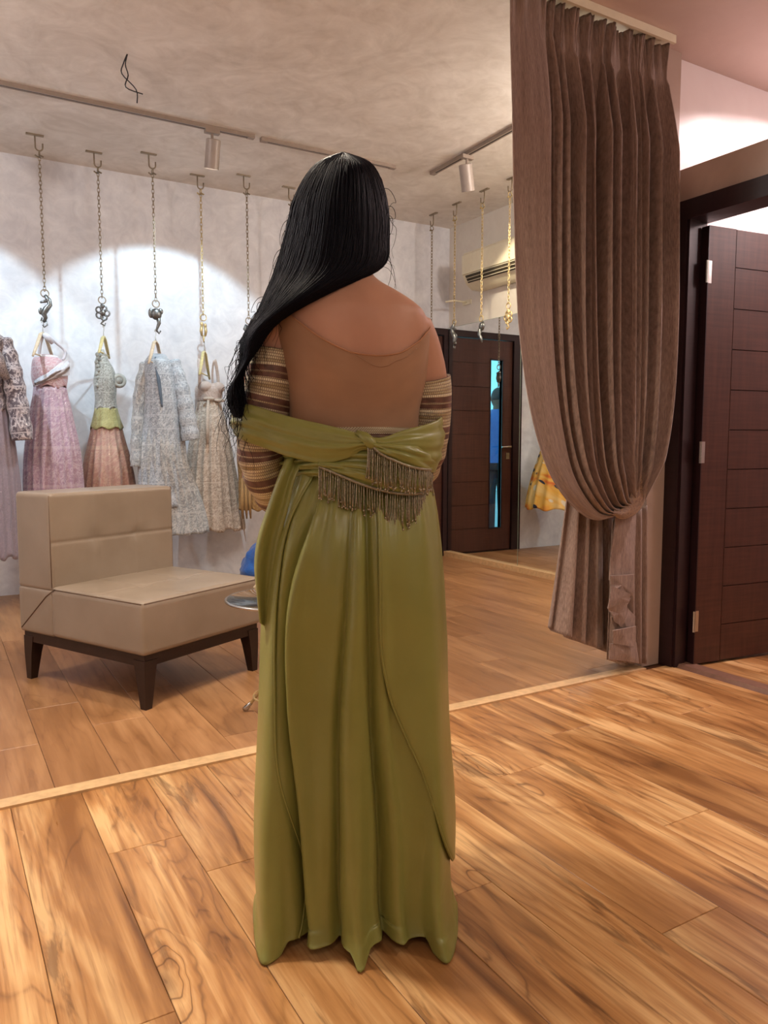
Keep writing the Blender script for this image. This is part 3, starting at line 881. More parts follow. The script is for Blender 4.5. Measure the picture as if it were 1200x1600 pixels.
part('front_opening', m_slate, g, lambda m: m.tube([path([(-.045, -.085, 1.64 - B), (-.04, -.128, 1.5 - B), (-.025, -.148, 1.3 - B)], k / 12) for k in range(13)], [.005 + .008 * sin(pi * k / 12) for k in range(13)], 10, True, .25), smooth=True)
sleeve([(.085, -.03, 1.62 - B), (.125, -.07, 1.45 - B), (.155, -.10, 1.25 - B), (.175, -.11, 1.08 - B)], (.05, .062), m_silver, g)
sleeve([(-.075, .03, 1.60 - B), (-.125, .02, 1.4 - B), (-.15, .02, 1.1 - B), (-.16, .02, .9 - B)], (.045, .05), m_silver2, g)

# 4 ivory gown
m_ivory = mat_embroidered('ivory_embroidery', rgb(176, 158, 142), rgb(226, 214, 200), rgb(250, 242, 230), 38, .95, 18.0)
m_ivoryb = mat_embroidered('ivory_bodice', rgb(186, 168, 156), rgb(224, 210, 204), rgb(250, 244, 236), 52, .9, 20.0)
gx, gy, B = 1.825, 5.69, .40
hanger(gx - .03, gy, 1.82, ALONG, M['hangyellow'], 'yellow hanger holding the ivory gown by its straps', drop=.19)
g = gown(gx, gy, B, 0, 'ivory embroidered gown with thin straps and bow bodice')
thick(loft_cloth(zl([(1.37, .085, .09, .0, 0), (1.2, .125, .13, .0, 0), (.9, .175, .14, .0, 0), (.6, .21, .14, .01, 0), (.40, .23, .14, .02, 0)], B), 9, .03, .15, 12, hem_wave=.012).build('skirt', m_ivory, g, smooth=True))
thick(loft_cloth(zl([(1.50, .085, .09, .0, 0), (1.46, .10, .105, .0, 0), (1.42, .098, .10, 0, 0), (1.37, .087, .092, 0, 0)], B), 6, .02, .03, 13, 80, 12, hem_wave=.0).build('bodice', m_ivoryb, g, smooth=True))
for s, yy in ((-1, -.04), (1, .03)):
    part('strap', m_ivoryb, g, lambda m: m.tube([path([(s * .085, yy, 1.47 - B), (s * .080, yy, 1.57 - B), (s * .06 - .01, 0, 1.68 - B), (s * .05 - .01, .03, 1.60 - B), (s * .05, .06, 1.48 - B)], k / 18) for k in range(19)], .012, 8, True, .4), smooth=True)
part('cups', m_ivoryb, g, lambda m: (m.ball((-.045, -.07, 1.475 - B), (.05, .04, .042)), m.ball((.05, -.07, 1.47 - B), (.05, .04, .042))), smooth=True)
part('bow', m_ivory, g, lambda m: (m.ball((-.035, -.10, 1.385 - B), (.045, .012, .014)), m.ball((.05, -.10, 1.375 - B), (.045, .012, .014)), m.tube([(-.04, -.105, 1.38 - B), (-.06, -.13, 1.2 - B), (-.065, -.15, 1.05 - B)], [.010, .014, .012], 8, True, .3)), smooth=True)
part('trailing_ribbon', m_ivory, g, lambda m: m.tube([(.20, -.06, .60 - B), (.225, -.07, .45 - B), (.245, -.07, .30 - B)], [.012, .010, .002], 8, True, .3), smooth=True)

# 5 many-coloured gown with gold skirt, mostly behind the person
m_gold = mat_embroidered('gold_brocade', rgb(140, 104, 58), rgb(176, 140, 84), rgb(220, 190, 120), 30, .7, 10.0)
m_multi = mat_embroidered('peacock_print', rgb(64, 104, 100), rgb(196, 120, 116), rgb(214, 190, 120), 20, .9, 7.0, tint=rgb(186, 150, 110))
gx, gy, B = 2.10, 5.50, .56
hanger(gx - .02, gy, 1.80, ALONG - .2, M['hangwood'], 'pale wooden hanger hidden behind the hair', drop=.17)
g = gown(gx, gy, B, 0, 'gold skirted gown with green and coral print behind the sleeve')
thick(loft_cloth(zl([(1.2, .085, .09, 0, 0), (1.0, .13, .13, .01, 0), (.8, .15, .12, .04, 0), (.56, .17, .12, .06, 0)], B), 10, .03, .10, 15).build('skirt', m_gold, g, smooth=True))
thick(loft_cloth(zl([(1.62, .05, .06, 0, 0), (1.56, .09, .10, 0, 0), (1.4, .10, .10, 0, 0), (1.18, .088, .092, 0, 0)], B), 6, .01, .03, 16, 80, 18).build('bodice', m_multi, g, smooth=True))
part('stole', m_multi, g, lambda m: m.grid(lambda a, b: ((-.12 + .05 * a + .012 * sin(9 * a + 4 * b), -.09 - .02 * sin(7 * a), lerp(1.58, .78, b) - B), (a * .1, -b * .8)), 10, 30), smooth=True)
for k in range(3):
    part('tassel', m_gold, g, lambda m: m.tube([(-.13 + .025 * k, -.10, .80 - B), (-.135 + .03 * k, -.10, .62 - B), (-.13 + .03 * k, -.10, .50 - B)], [.008, .015, .006], 8), smooth=True)
part('price_ribbon', M['ac'], g, lambda m: m.tube([(.02, -.2, .62 - B), (.02, -.21, .52 - B), (.018, -.21, .34 - B)], [.005, .010, .006], 6, True, .3), smooth=True)

# 6 yellow floral gown (shows in the mirror)
def mat_floral():
    t = NT('yellow_floral_print'); v = t.coord('UV')
    base = t.ramp(t.noise(v, 5, 3, .5, .8), (.36, rgb(232, 120, 50)), (.46, rgb(246, 190, 84)), (.62, rgb(250, 214, 140)))
    v1 = t.n('TexVoronoi', Vector=v, Scale=9.0); v2 = t.n('TexVoronoi', Vector=t.map(v, (1, 1, 1), (3.1, 5.7, 0)), Scale=7.0)
    c = t.mix(t.ramp(v2.outputs[0], (.16, 1.0), (.22, 0.0)), base, rgb(244, 236, 220))
    c = t.mix(t.ramp(v1.outputs[0], (.18, 1.0), (.23, 0.0)), c, rgb(44, 48, 74))
    t.set(Base_Color=c, Roughness=.6)
    return t.m
m_flor = mat_floral()
gx, gy, B = 3.06, 5.56, .43
hanger(gx - .02, gy, 1.80, ALONG, M['hangwood'], 'pale wooden hanger holding the yellow floral gown', drop=.12)
g = gown(gx, gy, B, 0, 'yellow floral printed gown reflected in the mirror')
thick(loft_cloth(zl([(1.25, .10, .10, 0, 0), (1.0, .18, .17, 0, 0), (.7, .28, .25, .0, 0), (.43, .34, .28, 0, 0)], B), 9, .02, .06, 18).build('skirt', m_flor, g, smooth=True))
thick(loft_cloth(zl([(1.62, .05, .06, 0, 0), (1.57, .10, .11, 0, 0), (1.42, .11, .11, 0, 0), (1.23, .10, .10, 0, 0)], B), 5, .01, .02, 19, 80, 18).build('bodice', m_flor, g, smooth=True))

# ================================================================== SLIPPER CHAIR
ca = atan2(.277, .544)
CO = Vector((.697, 3.053))
cu = Vector((cos(ca), sin(ca))); cv = Vector((-sin(ca), cos(ca)))
WC, DC, TB = .69, .83, .25
cpos = CO + cu * (.61 / 2 + .02) + cv * (.826 / 2 - .015)
ch = empty('slipper_chair', (cpos.x, cpos.y, 0), ca, 'taupe leatherette armless slipper chair on dark tapered legs', 'chair')
def seat_disp(p, d):
    if d.z > .5:
        o = 0
        for gy in (-.02,): o += exp(-((p.y - gy) / .007) ** 2)
        for gx in (-.115, .115): o += .6 * exp(-((p.x - gx) / .007) ** 2)
        pil = .010 * cos(p.x * 2.2) * cos(p.y * 2)
        dim = sum(.008 * exp(-((p.x - gx) ** 2 + (p.y + .02) ** 2) / .0012) for gx in (-.115, .115))
        return Vector((0, 0, pil - .005 * min(1, o) - dim))
    return Vector((0, 0, 0))
def back_disp(p, d):
    if d.y < -.5:
        o = exp(-((p.z - .0) / .007) ** 2) + .6 * sum(exp(-((p.x - gx) / .007) ** 2) for gx in (-.115, .115))
        dim = sum(.010 * exp(-((p.x - gx) ** 2 + p.z ** 2) / .0012) for gx in (-.115, .115))
        return Vector((0, .004 * min(1, o) + dim - .008 * cos(p.x * 3), 0))
    return Vector((0, 0, 0))
s = roundbox(WC, DC - TB + .012, .215, .02, 64, seat_disp).build('seat', M['leather'], ch, smooth=True)
s.location = (0, -(TB - .012) / 2, .222)
bk = roundbox(WC - .002, TB, .432, .02, 64, back_disp).build('backrest', M['leather'], ch, smooth=True)
bk.location = (0, DC / 2 - TB / 2, .418)
bl = roundbox(WC, TB, .21, .016, 10).build('back_base', M['leather'], ch, smooth=True)
bl.location = (0, DC / 2 - TB / 2, .221)
x0, yb, yf = -WC / 2, DC / 2, -DC / 2
part('piping', M['seam'], ch, lambda m: (m.tube([(x0 - .001, yb - TB - .02, .436), (x0 - .001, yb - TB + .04, .40), (x0 - .001, yb - .02, .24)], .0022, 6),
     m.tube([(x0 + .012, yf + .004, .433), (-x0 - .012, yf + .004, .433)], .0022, 6), m.tube([(x0 + .003, yf + .012, .433), (x0 + .003, yb - TB, .433)], .0022, 6)), smooth=True)
part('piping', M['seam'], ch, lambda m: (m.tube([(x0 + .005, yb - TB + .005, .44), (x0 + .005, yb - TB + .005, .838), (-x0 - .005, yb - TB + .005, .844), (-x0 - .005, yb - TB + .005, .44)], .002, 6)), smooth=True)
part('base_frame', M['wenge'], ch, lambda m: (m.box(x0 + .015, -x0 - .015, yf + .015, yf + .05, .175, .222), m.box(x0 + .015, -x0 - .015, yb - .05, yb - .015, .175, .222), m.box(x0 + .015, x0 + .05, yf + .05, yb - .05, .175, .222), m.box(-x0 - .05, -x0 - .015, yf + .05, yb - .05, .175, .222)))
for sx in (-1, 1):
    for sy in (-1, 1):
        def leg(m, sx=sx, sy=sy):
            X, Y = sx * (WC / 2 - .012), sy * (DC / 2 - .012)
            R = []
            for z, w in ((.0, .036), (.12, .052), (.20, .066)):
                e = .004 if z < .1 else 0
                R.append([(X - sx * e, Y - sy * e, z), (X - sx * w, Y - sy * e, z), (X - sx * w, Y - sy * w, z), (X - sx * e, Y - sy * w, z)])
            m.rings(R)
        part('leg', M['wenge'], ch, leg)

# ---------------------------------------------------------------- round glass side table
gt = at(440, 945, 2, .47)
tb = empty('side_table', (1.13, 2.68, 0), 0, 'round glass side table with wire legs beside the chair', 'table')
TBX, TBY = 1.13, 2.68
part('glass_top', M['glass'], tb, lambda m: m.lathe([(.0005, .470), (.205, .470), (.21, .474), (.21, .478), (.206, .481), (.0005, .481)], 48), smooth=True, angle=40)
part('rim', M['chrome'], tb, lambda m: m.torus((0, 0, .4755), .212, .0055, 'z', 56, 8), smooth=True)
for k in range(3):
    a = 2 * pi * k / 3 + 2.1
    part('leg', M['brass'], tb, lambda m: m.tube([path([(.06 * cos(a), .06 * sin(a), .466), (.02 * cos(a), .02 * sin(a), .33), (.06 * cos(a), .06 * sin(a), .17), (.16 * cos(a), .16 * sin(a), .04), (.185 * cos(a), .185 * sin(a), .014)], q / 18) for q in range(19)], .006, 8), smooth=True)
    part('foot', M['chrome'], tb, lambda m: m.tube([(.16 * cos(a), .16 * sin(a), .04), (.185 * cos(a), .185 * sin(a), .014), (.20 * cos(a), .20 * sin(a), .007)], [.007, .011, .006], 8), smooth=True)
part('stretcher_ring', M['brass'], tb, lambda m: m.torus((0, 0, .10), .115, .0035, 'z', 40, 6), smooth=True)
# cream cloth pouch on the table
def lump(name, mat, loc, r, seed, label, cat, amp=.25, sc=9.0, seg=48):
    m = MB()
    def fn(a, b):
        th, ph = 2 * pi * a, pi * (b * .998 + .001)
        d = Vector((sin(ph) * cos(th), sin(ph) * sin(th), cos(ph)))
        n = noise.fractal(d * sc * .25 + Vector((seed, 0, 0)), .8, 2.0, 4) * amp + abs(noise.noise(d * sc * .4 + Vector((0, seed, 3)))) * amp * .7
        p = Vector((d.x * r[0], d.y * r[1], d.z * r[2])) * (1 + n)
        if p.z < -r[2] * .8: p.z = -r[2] * .8
        return (p.x, p.y, p.z + r[2] * .8), (a * .4, b * .3)
    m.grid(fn, seg, seg // 2, True)
    o = m.build(name, mat, None, smooth=True); o.location = loc
    return tag(o, label, cat)
m_pouch = mat_embroidered('cream_gold_pouch', rgb(196, 172, 132), rgb(226, 208, 170), rgb(240, 220, 170), 60, .7)
lump('cloth_pouch', m_pouch, (TBX - .03, TBY - .02, .481), (.075, .06, .05), 4, 'cream and gold crumpled pouch on the glass table', 'pouch', .22)
m_blue = mat_fabric('bright_blue_cloth', rgb(8, 62, 140), rgb(20, 96, 176), .5, 200, 200, .3, .2)
lump('blue_cloth', m_blue, (2.06, 4.98, 0), (.25, .24, .215), 9, 'bright blue cloth bundle on the floor behind the chair', 'cloth', .10, 6.0, 96)

# ================================================================== CURTAIN
YC = YS - .02
cur = empty('curtain', (2.6, YC, 0), 0, 'brown chenille pinch-pleated curtain tied back to the wall stub', 'curtain')
CB = Vector((2.6, YC, 0))
cl = [(796, -30), (796, 150), (798, 330), (803, 480), (812, 600), (828, 690), (850, 750), (885, 793), (925, 811), (985, 792)]
cr = [(1036, 76), (1036, 200), (1035, 350), (1034, 480), (1030, 580), (1024, 650), (1015, 705), (1007, 735), (1000, 760), (992, 786)]
CL = [at(x, y, 1, YC) for x, y in cl]
CR = [at(x, y, 1, YC) for x, y in cr]
ZTOP = ZF - .022
CL[0].z = ZTOP; CR[0].z = ZTOP
NP = 9.0
def fold_phase(u):
    return NP * (max(0, u - .22) / .78) ** .92 + u * .35 + .16 * sin(u * 23) + .10 * sin(u * 41 + 1)
def curtain_pt(u, v, front=0.0):
    a = Vector(path([tuple(p) for p in CL], v)); b = Vector(path([tuple(p) for p in CR], v))
    e = u ** (1 + .25 * v)
    p = a.lerp(b, e)
    z_from_top = ZTOP - p.z
    ph = fold_phase(u) * 2 * pi
    amp = .050 * min(1, max(0, (z_from_top - .10) / .35)) + .010
    if z_from_top < .16: amp = lerp(.022, .010, min(1, z_from_top / .11)) if z_from_top < .11 else .010
    amp *= lerp(1.0, .30, max(0, (v - .72) / .28)) * min(1, .25 + u / .3)
    s = sin(ph + .5 * sin(2 * v + u * 7))
    f = (abs(s) ** .75) * (1 if s > 0 else -1)
    f += .35 * sin(2.3 * ph + 1.1 + v)
    dx = .018 * sin(ph + 1.3) * min(1, z_from_top / .3) * min(1, u / .2) * (1 - .6 * v)
    tri = .010 * sin(6 * ph) * max(0, 1 - z_from_top / .15)
    belly = -.10 * sin(pi * min(1, max(0, v - .35) / .65)) * (1 - u) ** 1.5 * .6
    p.y += -amp * f + tri + belly * .5 - .02 * v
    p.x += dx
    p.x = max(p.x, CL[0].x - .1)
    return p - CB, (e * 1.6, -z_from_top)
m = MB(); m.grid(lambda a, b: curtain_pt(a, b), 300, 110)
o = m.build('swag_panel', M['curtain'], cur, smooth=True); thick(o, .005)
# header tape shows the pleat tops; gathered tail below the tie
TLt = [(896, 745), (920, 750), (945, 760), (985, 780), (1004, 785)]
TLb = [(866, 984), (900, 1000), (940, 1014), (985, 1032), (1012, 1036)]
def tail_pt(u, v):
    a = path(TLt, u); b = path(TLb, u)
    p = at(lerp(a[0], b[0], v), lerp(a[1], b[1], v ** .95), 1, YC + .075)
    ph = (u ** 1.1) * 6.5 * 2 * pi
    p.y += (.012 + .035 * v) * (sin(ph) + .3 * sin(2.2 * ph + 1)) + .02
    p.x += .012 * sin(ph + 1.4) * v
    p.z = max(p.z, .012)
    return p - CB, (u * 1.2, -v * .9)
m = MB(); m.grid(tail_pt, 160, 40)
o = m.build('tail_panel', M['curtain'], cur, smooth=True); thick(o, .005)
# cascade of folded cloth in front of the tail
def strip_pt(u, v):
    a = path([(958, 812), (985, 806), (1010, 790)], u); b = path([(952, 1032), (985, 1036), (1008, 1036)], u)
    p = at(lerp(a[0], b[0], v), lerp(a[1], b[1], v), 1, YC + .012)
    p.y += .016 * sin(u * 5 * 2 * pi + v) * (.5 + .5 * v); p.z = max(p.z, .010)
    return p - CB, (u * .6, -v * .9)
m = MB(); m.grid(strip_pt, 70, 24)
o = m.build('cascade_backing', M['curtain'], cur, smooth=True); thick(o, .005)
flaps = [([(962, 806), (996, 803), (991, 903), (953, 907)], 0), ([(955, 900), (990, 897), (988, 932), (966, 922), (957, 918)], 1), ([(954, 915), (988, 929), (984, 940), (950, 951)], 2),
         ([(950, 948), (985, 934), (972, 980), (962, 972)], 1), ([(957, 965), (976, 945), (992, 962), (990, 1008), (958, 975)], 0), ([(957, 985), (993, 978), (992, 1010), (960, 1006)], 2), ([(952, 1006), (995, 1003), (997, 1036), (951, 1030)], 1)]
for k, (poly, lay_) in enumerate(flaps):
    m = MB()
    pts = [at(x, y, 1, YC - .012 - .011 * lay_) - CB for x, y in poly]
    for q in pts: q.z = max(q.z, .004)
    cx = sum((q for q in pts), Vector()) / len(pts)
    bq = []
    for i, q in enumerate(pts):
        r_ = pts[(i + 1) % len(pts)]
        for t in (0, .25, .5, .75): bq.append(q.lerp(r_, t))
    rings = []
    for f in (1.0, .75, .5, .25, .02):
        rings.append([cx + (q - cx) * f + Vector((0, .006 * sin((q.x) * 160 + k) * f - .004 * (1 - f), 0)) for q in bq])
    back = [[q + Vector((0, .006, 0)) for q in R] for R in rings]
    m.rings(rings[::-1] + back, (True, True))
    for i, p in enumerate(m.v): m.uv[i] = (p[0], p[2])
    m.build('cascade_fold', M['curtain'], cur, smooth=True, angle=50)
# curtain rail and header hooks
part('curtain_rail', M['ac'], cur, lambda m: (m.box(-1.6, .262, -.062, -.048, ZF - .034, ZF - .001), m.box(-1.6, .262, -.048, .03, ZF - .012, ZF - .001)))
# embroidered tieback band
tq = [(1013, 712), (1008, 738), (1000, 765), (990, 790), (972, 803), (958, 800)]
def tie_pt(a, b):
    c = path(tq, a); wpx = (5 + 11 * sin(pi * min(1, a * 1.1)) ** .7)
    d0 = path(tq, min(1, a + .02)); d1 = path(tq, max(0, a - .02))
    tx, ty = d0[0] - d1[0], d0[1] - d1[1]; L = sqrt(tx * tx + ty * ty) or 1
    nx, ny = -ty / L, tx / L
    p = at(c[0] + nx * wpx * (b - .5) * 2 * .75, c[1] + ny * wpx * (b - .5) * 2 * .75, 1, YC - .055 + .045 * (1 - a) ** 2 - .012 * sin(pi * b))
    return p - CB, (a * .3, b * .08)
m = MB(); m.grid(tie_pt, 40, 12)
thick(m.build('tieback', M['tieband'], cur, smooth=True), .006)
hk = at(1019, 668, 1, YS + .008)
tag(part('wall_hook', plain('dark_red_hook', rgb(74, 34, 30), .4), None, lambda m: (m.lathe([(.0, 0), (.012, 0), (.012, .01), (.005, .014), (.005, .028), (.010, .032), (.0, .036)], 14)), smooth=True, angle=40), 'small dark tieback hook on the taupe wall stub', 'hook')
o = bpy.data.objects['wall_hook']; o.location = hk; o.rotation_euler = (pi / 2, 0, 0)

# ================================================================== PASSER-BY OUTSIDE THE ENTRANCE
def ell(cx, cy, z, w, d, n=28, e=2.3):
    R = []
    for k in range(n):
        a = 2 * pi * k / n
        c, s = cos(a), sin(a)
        R.append((cx + w * (abs(c) ** (2 / e)) * (1 if c >= 0 else -1), cy + d * (abs(s) ** (2 / e)) * (1 if s >= 0 else -1), z))
    return R
def voxel(o, size, it=6):
    r = o.modifiers.new('remesh', 'REMESH'); r.mode = 'VOXEL'; r.voxel_size = size; r.use_smooth_shade = True
    s = o.modifiers.new('smooth', 'SMOOTH'); s.factor = .5; s.iterations = it
    return o
def hand(m, wrist, fwd, side, up, L=.17, curl=.5):
    """Palm with five unequal bent fingers and a thumb on its side."""
    w = Vector(wrist); f = Vector(fwd).normalized(); s = (Vector(side) - f * f.dot(Vector(side))).normalized(); u = f.cross(s)
    if u.dot(Vector(up)) < 0: u = -u
    palm = []
    for t, hw, ht in ((-.02, .026, .02), (.02, .033, .017), (.06, .041, .014), (.085, .041, .012)):
        c = w + f * t
        palm.append([c + s * (hw * cos(2 * pi * k / 12)) + u * (ht * sin(2 * pi * k / 12)) for k in range(12)])
    m.rings(palm)
    for k, ln in enumerate((.068, .078, .072, .058)):
        b = w + f * .075 + s * (-.030 + .020 * k)
        d = f.copy(); P = [b]
        for seg_ in (.45, .32, .23):
            d = (d - u * curl * .55).normalized(); P.append(P[-1] + d * ln * seg_)
        m.tube(P, [.0088, .0085, .0078, .006], 8)
    b = w + f * .02 - s * .03
    d = (f * .6 - s * .8).normalized()
    m.tube([b, b + d * .03, b + d * .05 + f * .012, b + d * .058 + f * .034], [.012, .011, .0095, .007], 8)

ox, oy = 8.30 - 5.63, 7.0
pb = empty('person', (ox, oy, -.012), radians(20), 'person in a blue shirt and dark trousers outside the glass slot', 'person')
SK2 = plain('skin_passer_by', rgb(120, 80, 60), .5, 0, .06, 12)
m = MB()
m.rings([ell(0, 0, z, w, d) for z, w, d in ((.78, .15, .10), (.95, .155, .11), (1.1, .15, .11), (1.25, .18, .115), (1.34, .18, .10), (1.40, .10, .07), (1.44, .055, .055), (1.50, .05, .055))])
m.ball((0, .01, 1.575), (.075, .092, .11), 20, 14); m.ball((0, .10, 1.56), (.014, .02, .02))
m.ball((.077, 0, 1.57), (.012, .02, .03)); m.ball((-.077, 0, 1.57), (.012, .02, .03))
for s in (-1, 1):
    m.tube([(s * .08, 0, .85), (s * .085, .01, .48), (s * .09, -.01, .09)], [.085, .06, .042], 14)
    m.tube([(s * .09, -.03, .05), (s * .095, .06, .04), (s * .10, .16, .025)], [.045, .042, .03], 10)
    m.tube([(s * .175, 0, 1.33), (s * .21, -.01, 1.08), (s * .20, .06, .85)], [.052, .043, .03], 12)
    hand(m, (s * .20, .065, .84), (0, .15, -1), (s * -.2, 1, 0), (-s, 0, 0), curl=.3)
voxel(m.build('body', SK2, pb, smooth=True), .008, 4)
part('shirt', mat_fabric('blue_shirt', rgb(40, 96, 170), rgb(60, 120, 190), .7, 200, 200), pb, lambda m: (m.rings([ell(0, 0, z, w, d) for z, w, d in ((.84, .185, .14), (.95, .178, .135), (1.1, .172, .13), (1.25, .20, .135), (1.35, .198, .12), (1.41, .115, .085), (1.45, .07, .07))], (False, False)),
    [m.tube([(s * .165, 0, 1.36), (s * .215, -.005, 1.18), (s * .222, -.01, 1.02)], [.068, .066, .064], 14, False) for s in (-1, 1)]), smooth=True)
part('trousers', plain('dark_trousers', rgb(28, 30, 44), .8), pb, lambda m: (m.rings([ell(0, 0, z, w, d) for z, w, d in ((.92, .168, .125), (.86, .172, .128), (.76, .170, .125))], (True, True)), [m.tube([(s * .082, 0, .84), (s * .088, .01, .48), (s * .092, -.01, .09)], [.095, .076, .066], 16) for s in (-1, 1)]), smooth=True)
part('hair', plain('short_black_hair', rgb(18, 16, 18), .5), pb, lambda m: m.rings([[(.084 * sqrt(max(0, 1 - h * h)) * cos(2 * pi * k / 20), -.012 + .10 * sqrt(max(0, 1 - h * h)) * sin(2 * pi * k / 20) * (1 if sin(2 * pi * k / 20) < .2 else .75), 1.585 + .115 * h) for k in range(20)] for h in (-.25, 0, .3, .6, .85, .99)]), smooth=True)
for s in (-1, 1):
    part('shoe', M['slot'], pb, lambda m: m.rings([[(s * .095 + .05 * sx * w, y, z) for sx, z in ((-1, .012), (1, .012), (.9, h), (-.9, h))] for y, w, h in ((-.09, .8, .085), (.0, .9, .09), (.1, 1, .06), (.19, .7, .04))]), smooth=True, angle=40)

# ================================================================== THE PERSON IN THE OLIVE GOWN (seen from behind)
PD = 1.70                                    # distance from the camera along the floor
CXL = -.072                                  # sideways shift of her axis
fl = Vector((sin(-YAW), cos(YAW), 0))
pw = fl * PD + rt * CXL
per = empty('person', pw, YAW, 'person with long dark hair seen from behind in an off-shoulder olive satin gown', 'person')


def PL(px, py, y=0.0):
    """Local point of the figure (x right, y away from the viewer, z up) measured at a pixel, at depth y."""
    a, b = (px - 600) / FPX, (800 - py) / FPX
    f_, u_ = cos(PITCH) + b * sin(PITCH), -sin(PITCH) + b * cos(PITCH)
    t = (PD + y) / f_
    return Vector((t * a - CXL, y, CAM_H + t * u_))


def mat_skin():
    t = NT('brown_skin'); v = t.coord()
    n = t.noise(v, 6, 4, .6); n2 = t.noise(v, 240, 2)
    t.set(Base_Color=t.ramp(n, (.3, rgb(182, 134, 110)), (.7, rgb(194, 146, 122))), Roughness=.5, Subsurface_Weight=.08, Subsurface_Radius=(.02, .008, .004), Subsurface_Scale=.5)
    t.bump(n2, .05, .001)
    return t.m
M['skin'] = mat_skin()
def mat_net():
    t = NT('tan_net'); v = t.coord('UV')
    n = t.noise(v, 14, 3); w = t.noise(v, 900, 1)
    t.set(Base_Color=t.ramp(n, (.3, rgb(152, 114, 86)), (.7, rgb(164, 124, 94))), Roughness=.62, Sheen_Weight=.15)
    t.bump(w, .12, .0008)
    return t.m
M['net'] = mat_net()
def mat_satin():
    t = NT('olive_satin'); v = t.coord()
    n = t.noise(v, 5, 4); n2 = t.noise(t.map(v, (900, 900, 60)), 1.0, 2)
    t.set(Base_Color=t.ramp(n, (.3, rgb(126, 127, 62)), (.7, rgb(138, 139, 74))), Roughness=.31, Sheen_Weight=.12, Sheen_Tint=rgb(220, 215, 140), Specular_IOR_Level=.55, Anisotropic=.4)
    t.bump(t.math('ADD', t.math('MULTIPLY', n2, .15), t.noise(v, 22, 3, .5, 1.0)), .10, .006)
    return t.m
M['satin'] = mat_satin()
def mat_sleeve():
    t = NT('embroidered_sleeve'); v = t.coord('UV')
    sep = t.n('SeparateXYZ', i0=v); U, V = sep.outputs[0], sep.outputs[1]
    wob = t.math('MULTIPLY', t.math('SUBTRACT', t.noise(v, 9, 2), .5), .006)
    vv = t.math('ADD', V, wob)
    band = t.math('FRACT', t.math('MULTIPLY', vv, 1 / .056))           # one wide group every 5 cm
    gold = t.ramp(band, (0.0, 1.0), (.60, 1.0), (.62, 0.0), (.79, 0.0), (.80, 1.0), (.84, 1.0), (.85, 0.0), interp='CONSTANT')
    row = t.math('FRACT', t.math('MULTIPLY', vv, 1 / .0058))
    beadu = t.math('ABSOLUTE', t.math('SINE', t.math('ADD', t.math('MULTIPLY', U, 820.0), t.math('MULTIPLY', t.math('FLOOR', t.math('MULTIPLY', vv, 1 / .0058)), 1.3))))
    rowm = t.ramp(row, (.0, 0.0), (.22, 1.0), (.78, 1.0), (1.0, 0.0))
    bead = t.math('MULTIPLY', t.ramp(beadu, (.25, 0.0), (.55, 1.0)), rowm)
    f = t.math('MULTIPLY', gold, t.math('ADD', t.math('MULTIPLY', bead, .88), .12))
    zari = t.math('FLOOR', t.math('MULTIPLY', vv, 1 / .0058))
    tone = t.noise(t.n('CombineXYZ', i0=t.math('MULTIPLY', zari, 3.7), i1=t.math('MULTIPLY', U, 6.0)).outputs[0], 1.0, 2)
    gcol = t.ramp(tone, (.35, rgb(172, 152, 110)), (.62, rgb(238, 228, 198)))
    c = t.mix(f, t.ramp(t.noise(v, 60, 3), (.3, rgb(78, 52, 44)), (.7, rgb(122, 84, 70))), gcol)
    t.set(Base_Color=c, Roughness=.42, Metallic=t.math('MULTIPLY', f, .35))
    t.bump(f, .5, .002)
    return t.m
M['sleeve'] = mat_sleeve()
M['fringe'] = plain('bugle_bead_fringe', rgb(156, 146, 124), .26, .5, .55, 320)
M['braid'] = plain('silver_braid', rgb(150, 142, 122), .35, .4, .3, 300, .4)
def mat_hair():
    t = NT('blue_black_hair'); v = t.coord('UV')
    n = t.noise(t.map(v, (160, 2, 1)), 1.0, 3)
    t.set(Base_Color=t.ramp(n, (.3, (.0015, .0016, .004)), (.7, (.005, .0055, .012))), Roughness=.45, Specular_IOR_Level=.10)
    t.bump(n, .5, .003)
    return t.m
M['hair'] = mat_hair()

# ---- body: one continuous surface (torso, neck, head, arms, hands, legs, feet)
TR = [(424, 517, 580, .050, -.004), (440, 511, 590, .054, -.010), (455, 492, 614, .060, -.020), (470, 466, 638, .072, -.024), (488, 444, 660, .086, -.024), (512, 434, 668, .098, -.018),
      (550, 440, 668, .106, -.010), (600, 451, 662, .108, -.004), (645, 456, 652, .104, 0), (700, 458, 650, .100, 0), (760, 462, 650, .098, 0), (830, 452, 660, .105, 0), (900, 450, 660, .10, 0)]
TZ = []
for py, l_, r_, d, yc in TR:
    a, b = PL(l_, py), PL(r_, py)
    TZ.append((a.z, (a.x + b.x) / 2, (b.x - a.x) / 2, d, yc))
def torso(z, th, off=0.0):
    cx, w, d, yc = interp(TZ, z)
    c, s = cos(th), sin(th)
    e = 2.35
    x = cx + (w + off) * (abs(c) ** (2 / e)) * (1 if c >= 0 else -1)
    y = yc + (d + off) * (abs(s) ** (2 / e)) * (1 if s >= 0 else -1)
    if s < 0 and .95 < z < 1.42:
        k = min(1, (z - .95) / .1) * min(1, (1.42 - z) / .08)
        xr = x - cx
        y += k * (.004 * exp(-(xr / .03) ** 2) - .007 * exp(-((abs(xr) - .075) ** 2 / .0016 + (z - 1.26) ** 2 / .006)) )
    return Vector((x, y, z))
m = MB()
zz = [lerp(TZ[0][0], TZ[-1][0], k / 46) for k in range(47)]
m.rings([[torso(z, 2 * pi * k / 56) for k in range(56)] for z in zz])
hx = PL(532, 345).x
m.ball((hx, .022, 1.550), (.074, .094, .118), 28, 20)
m.ball((hx, .055, 1.485), (.052, .055, .055), 20, 12)                                     # jaw
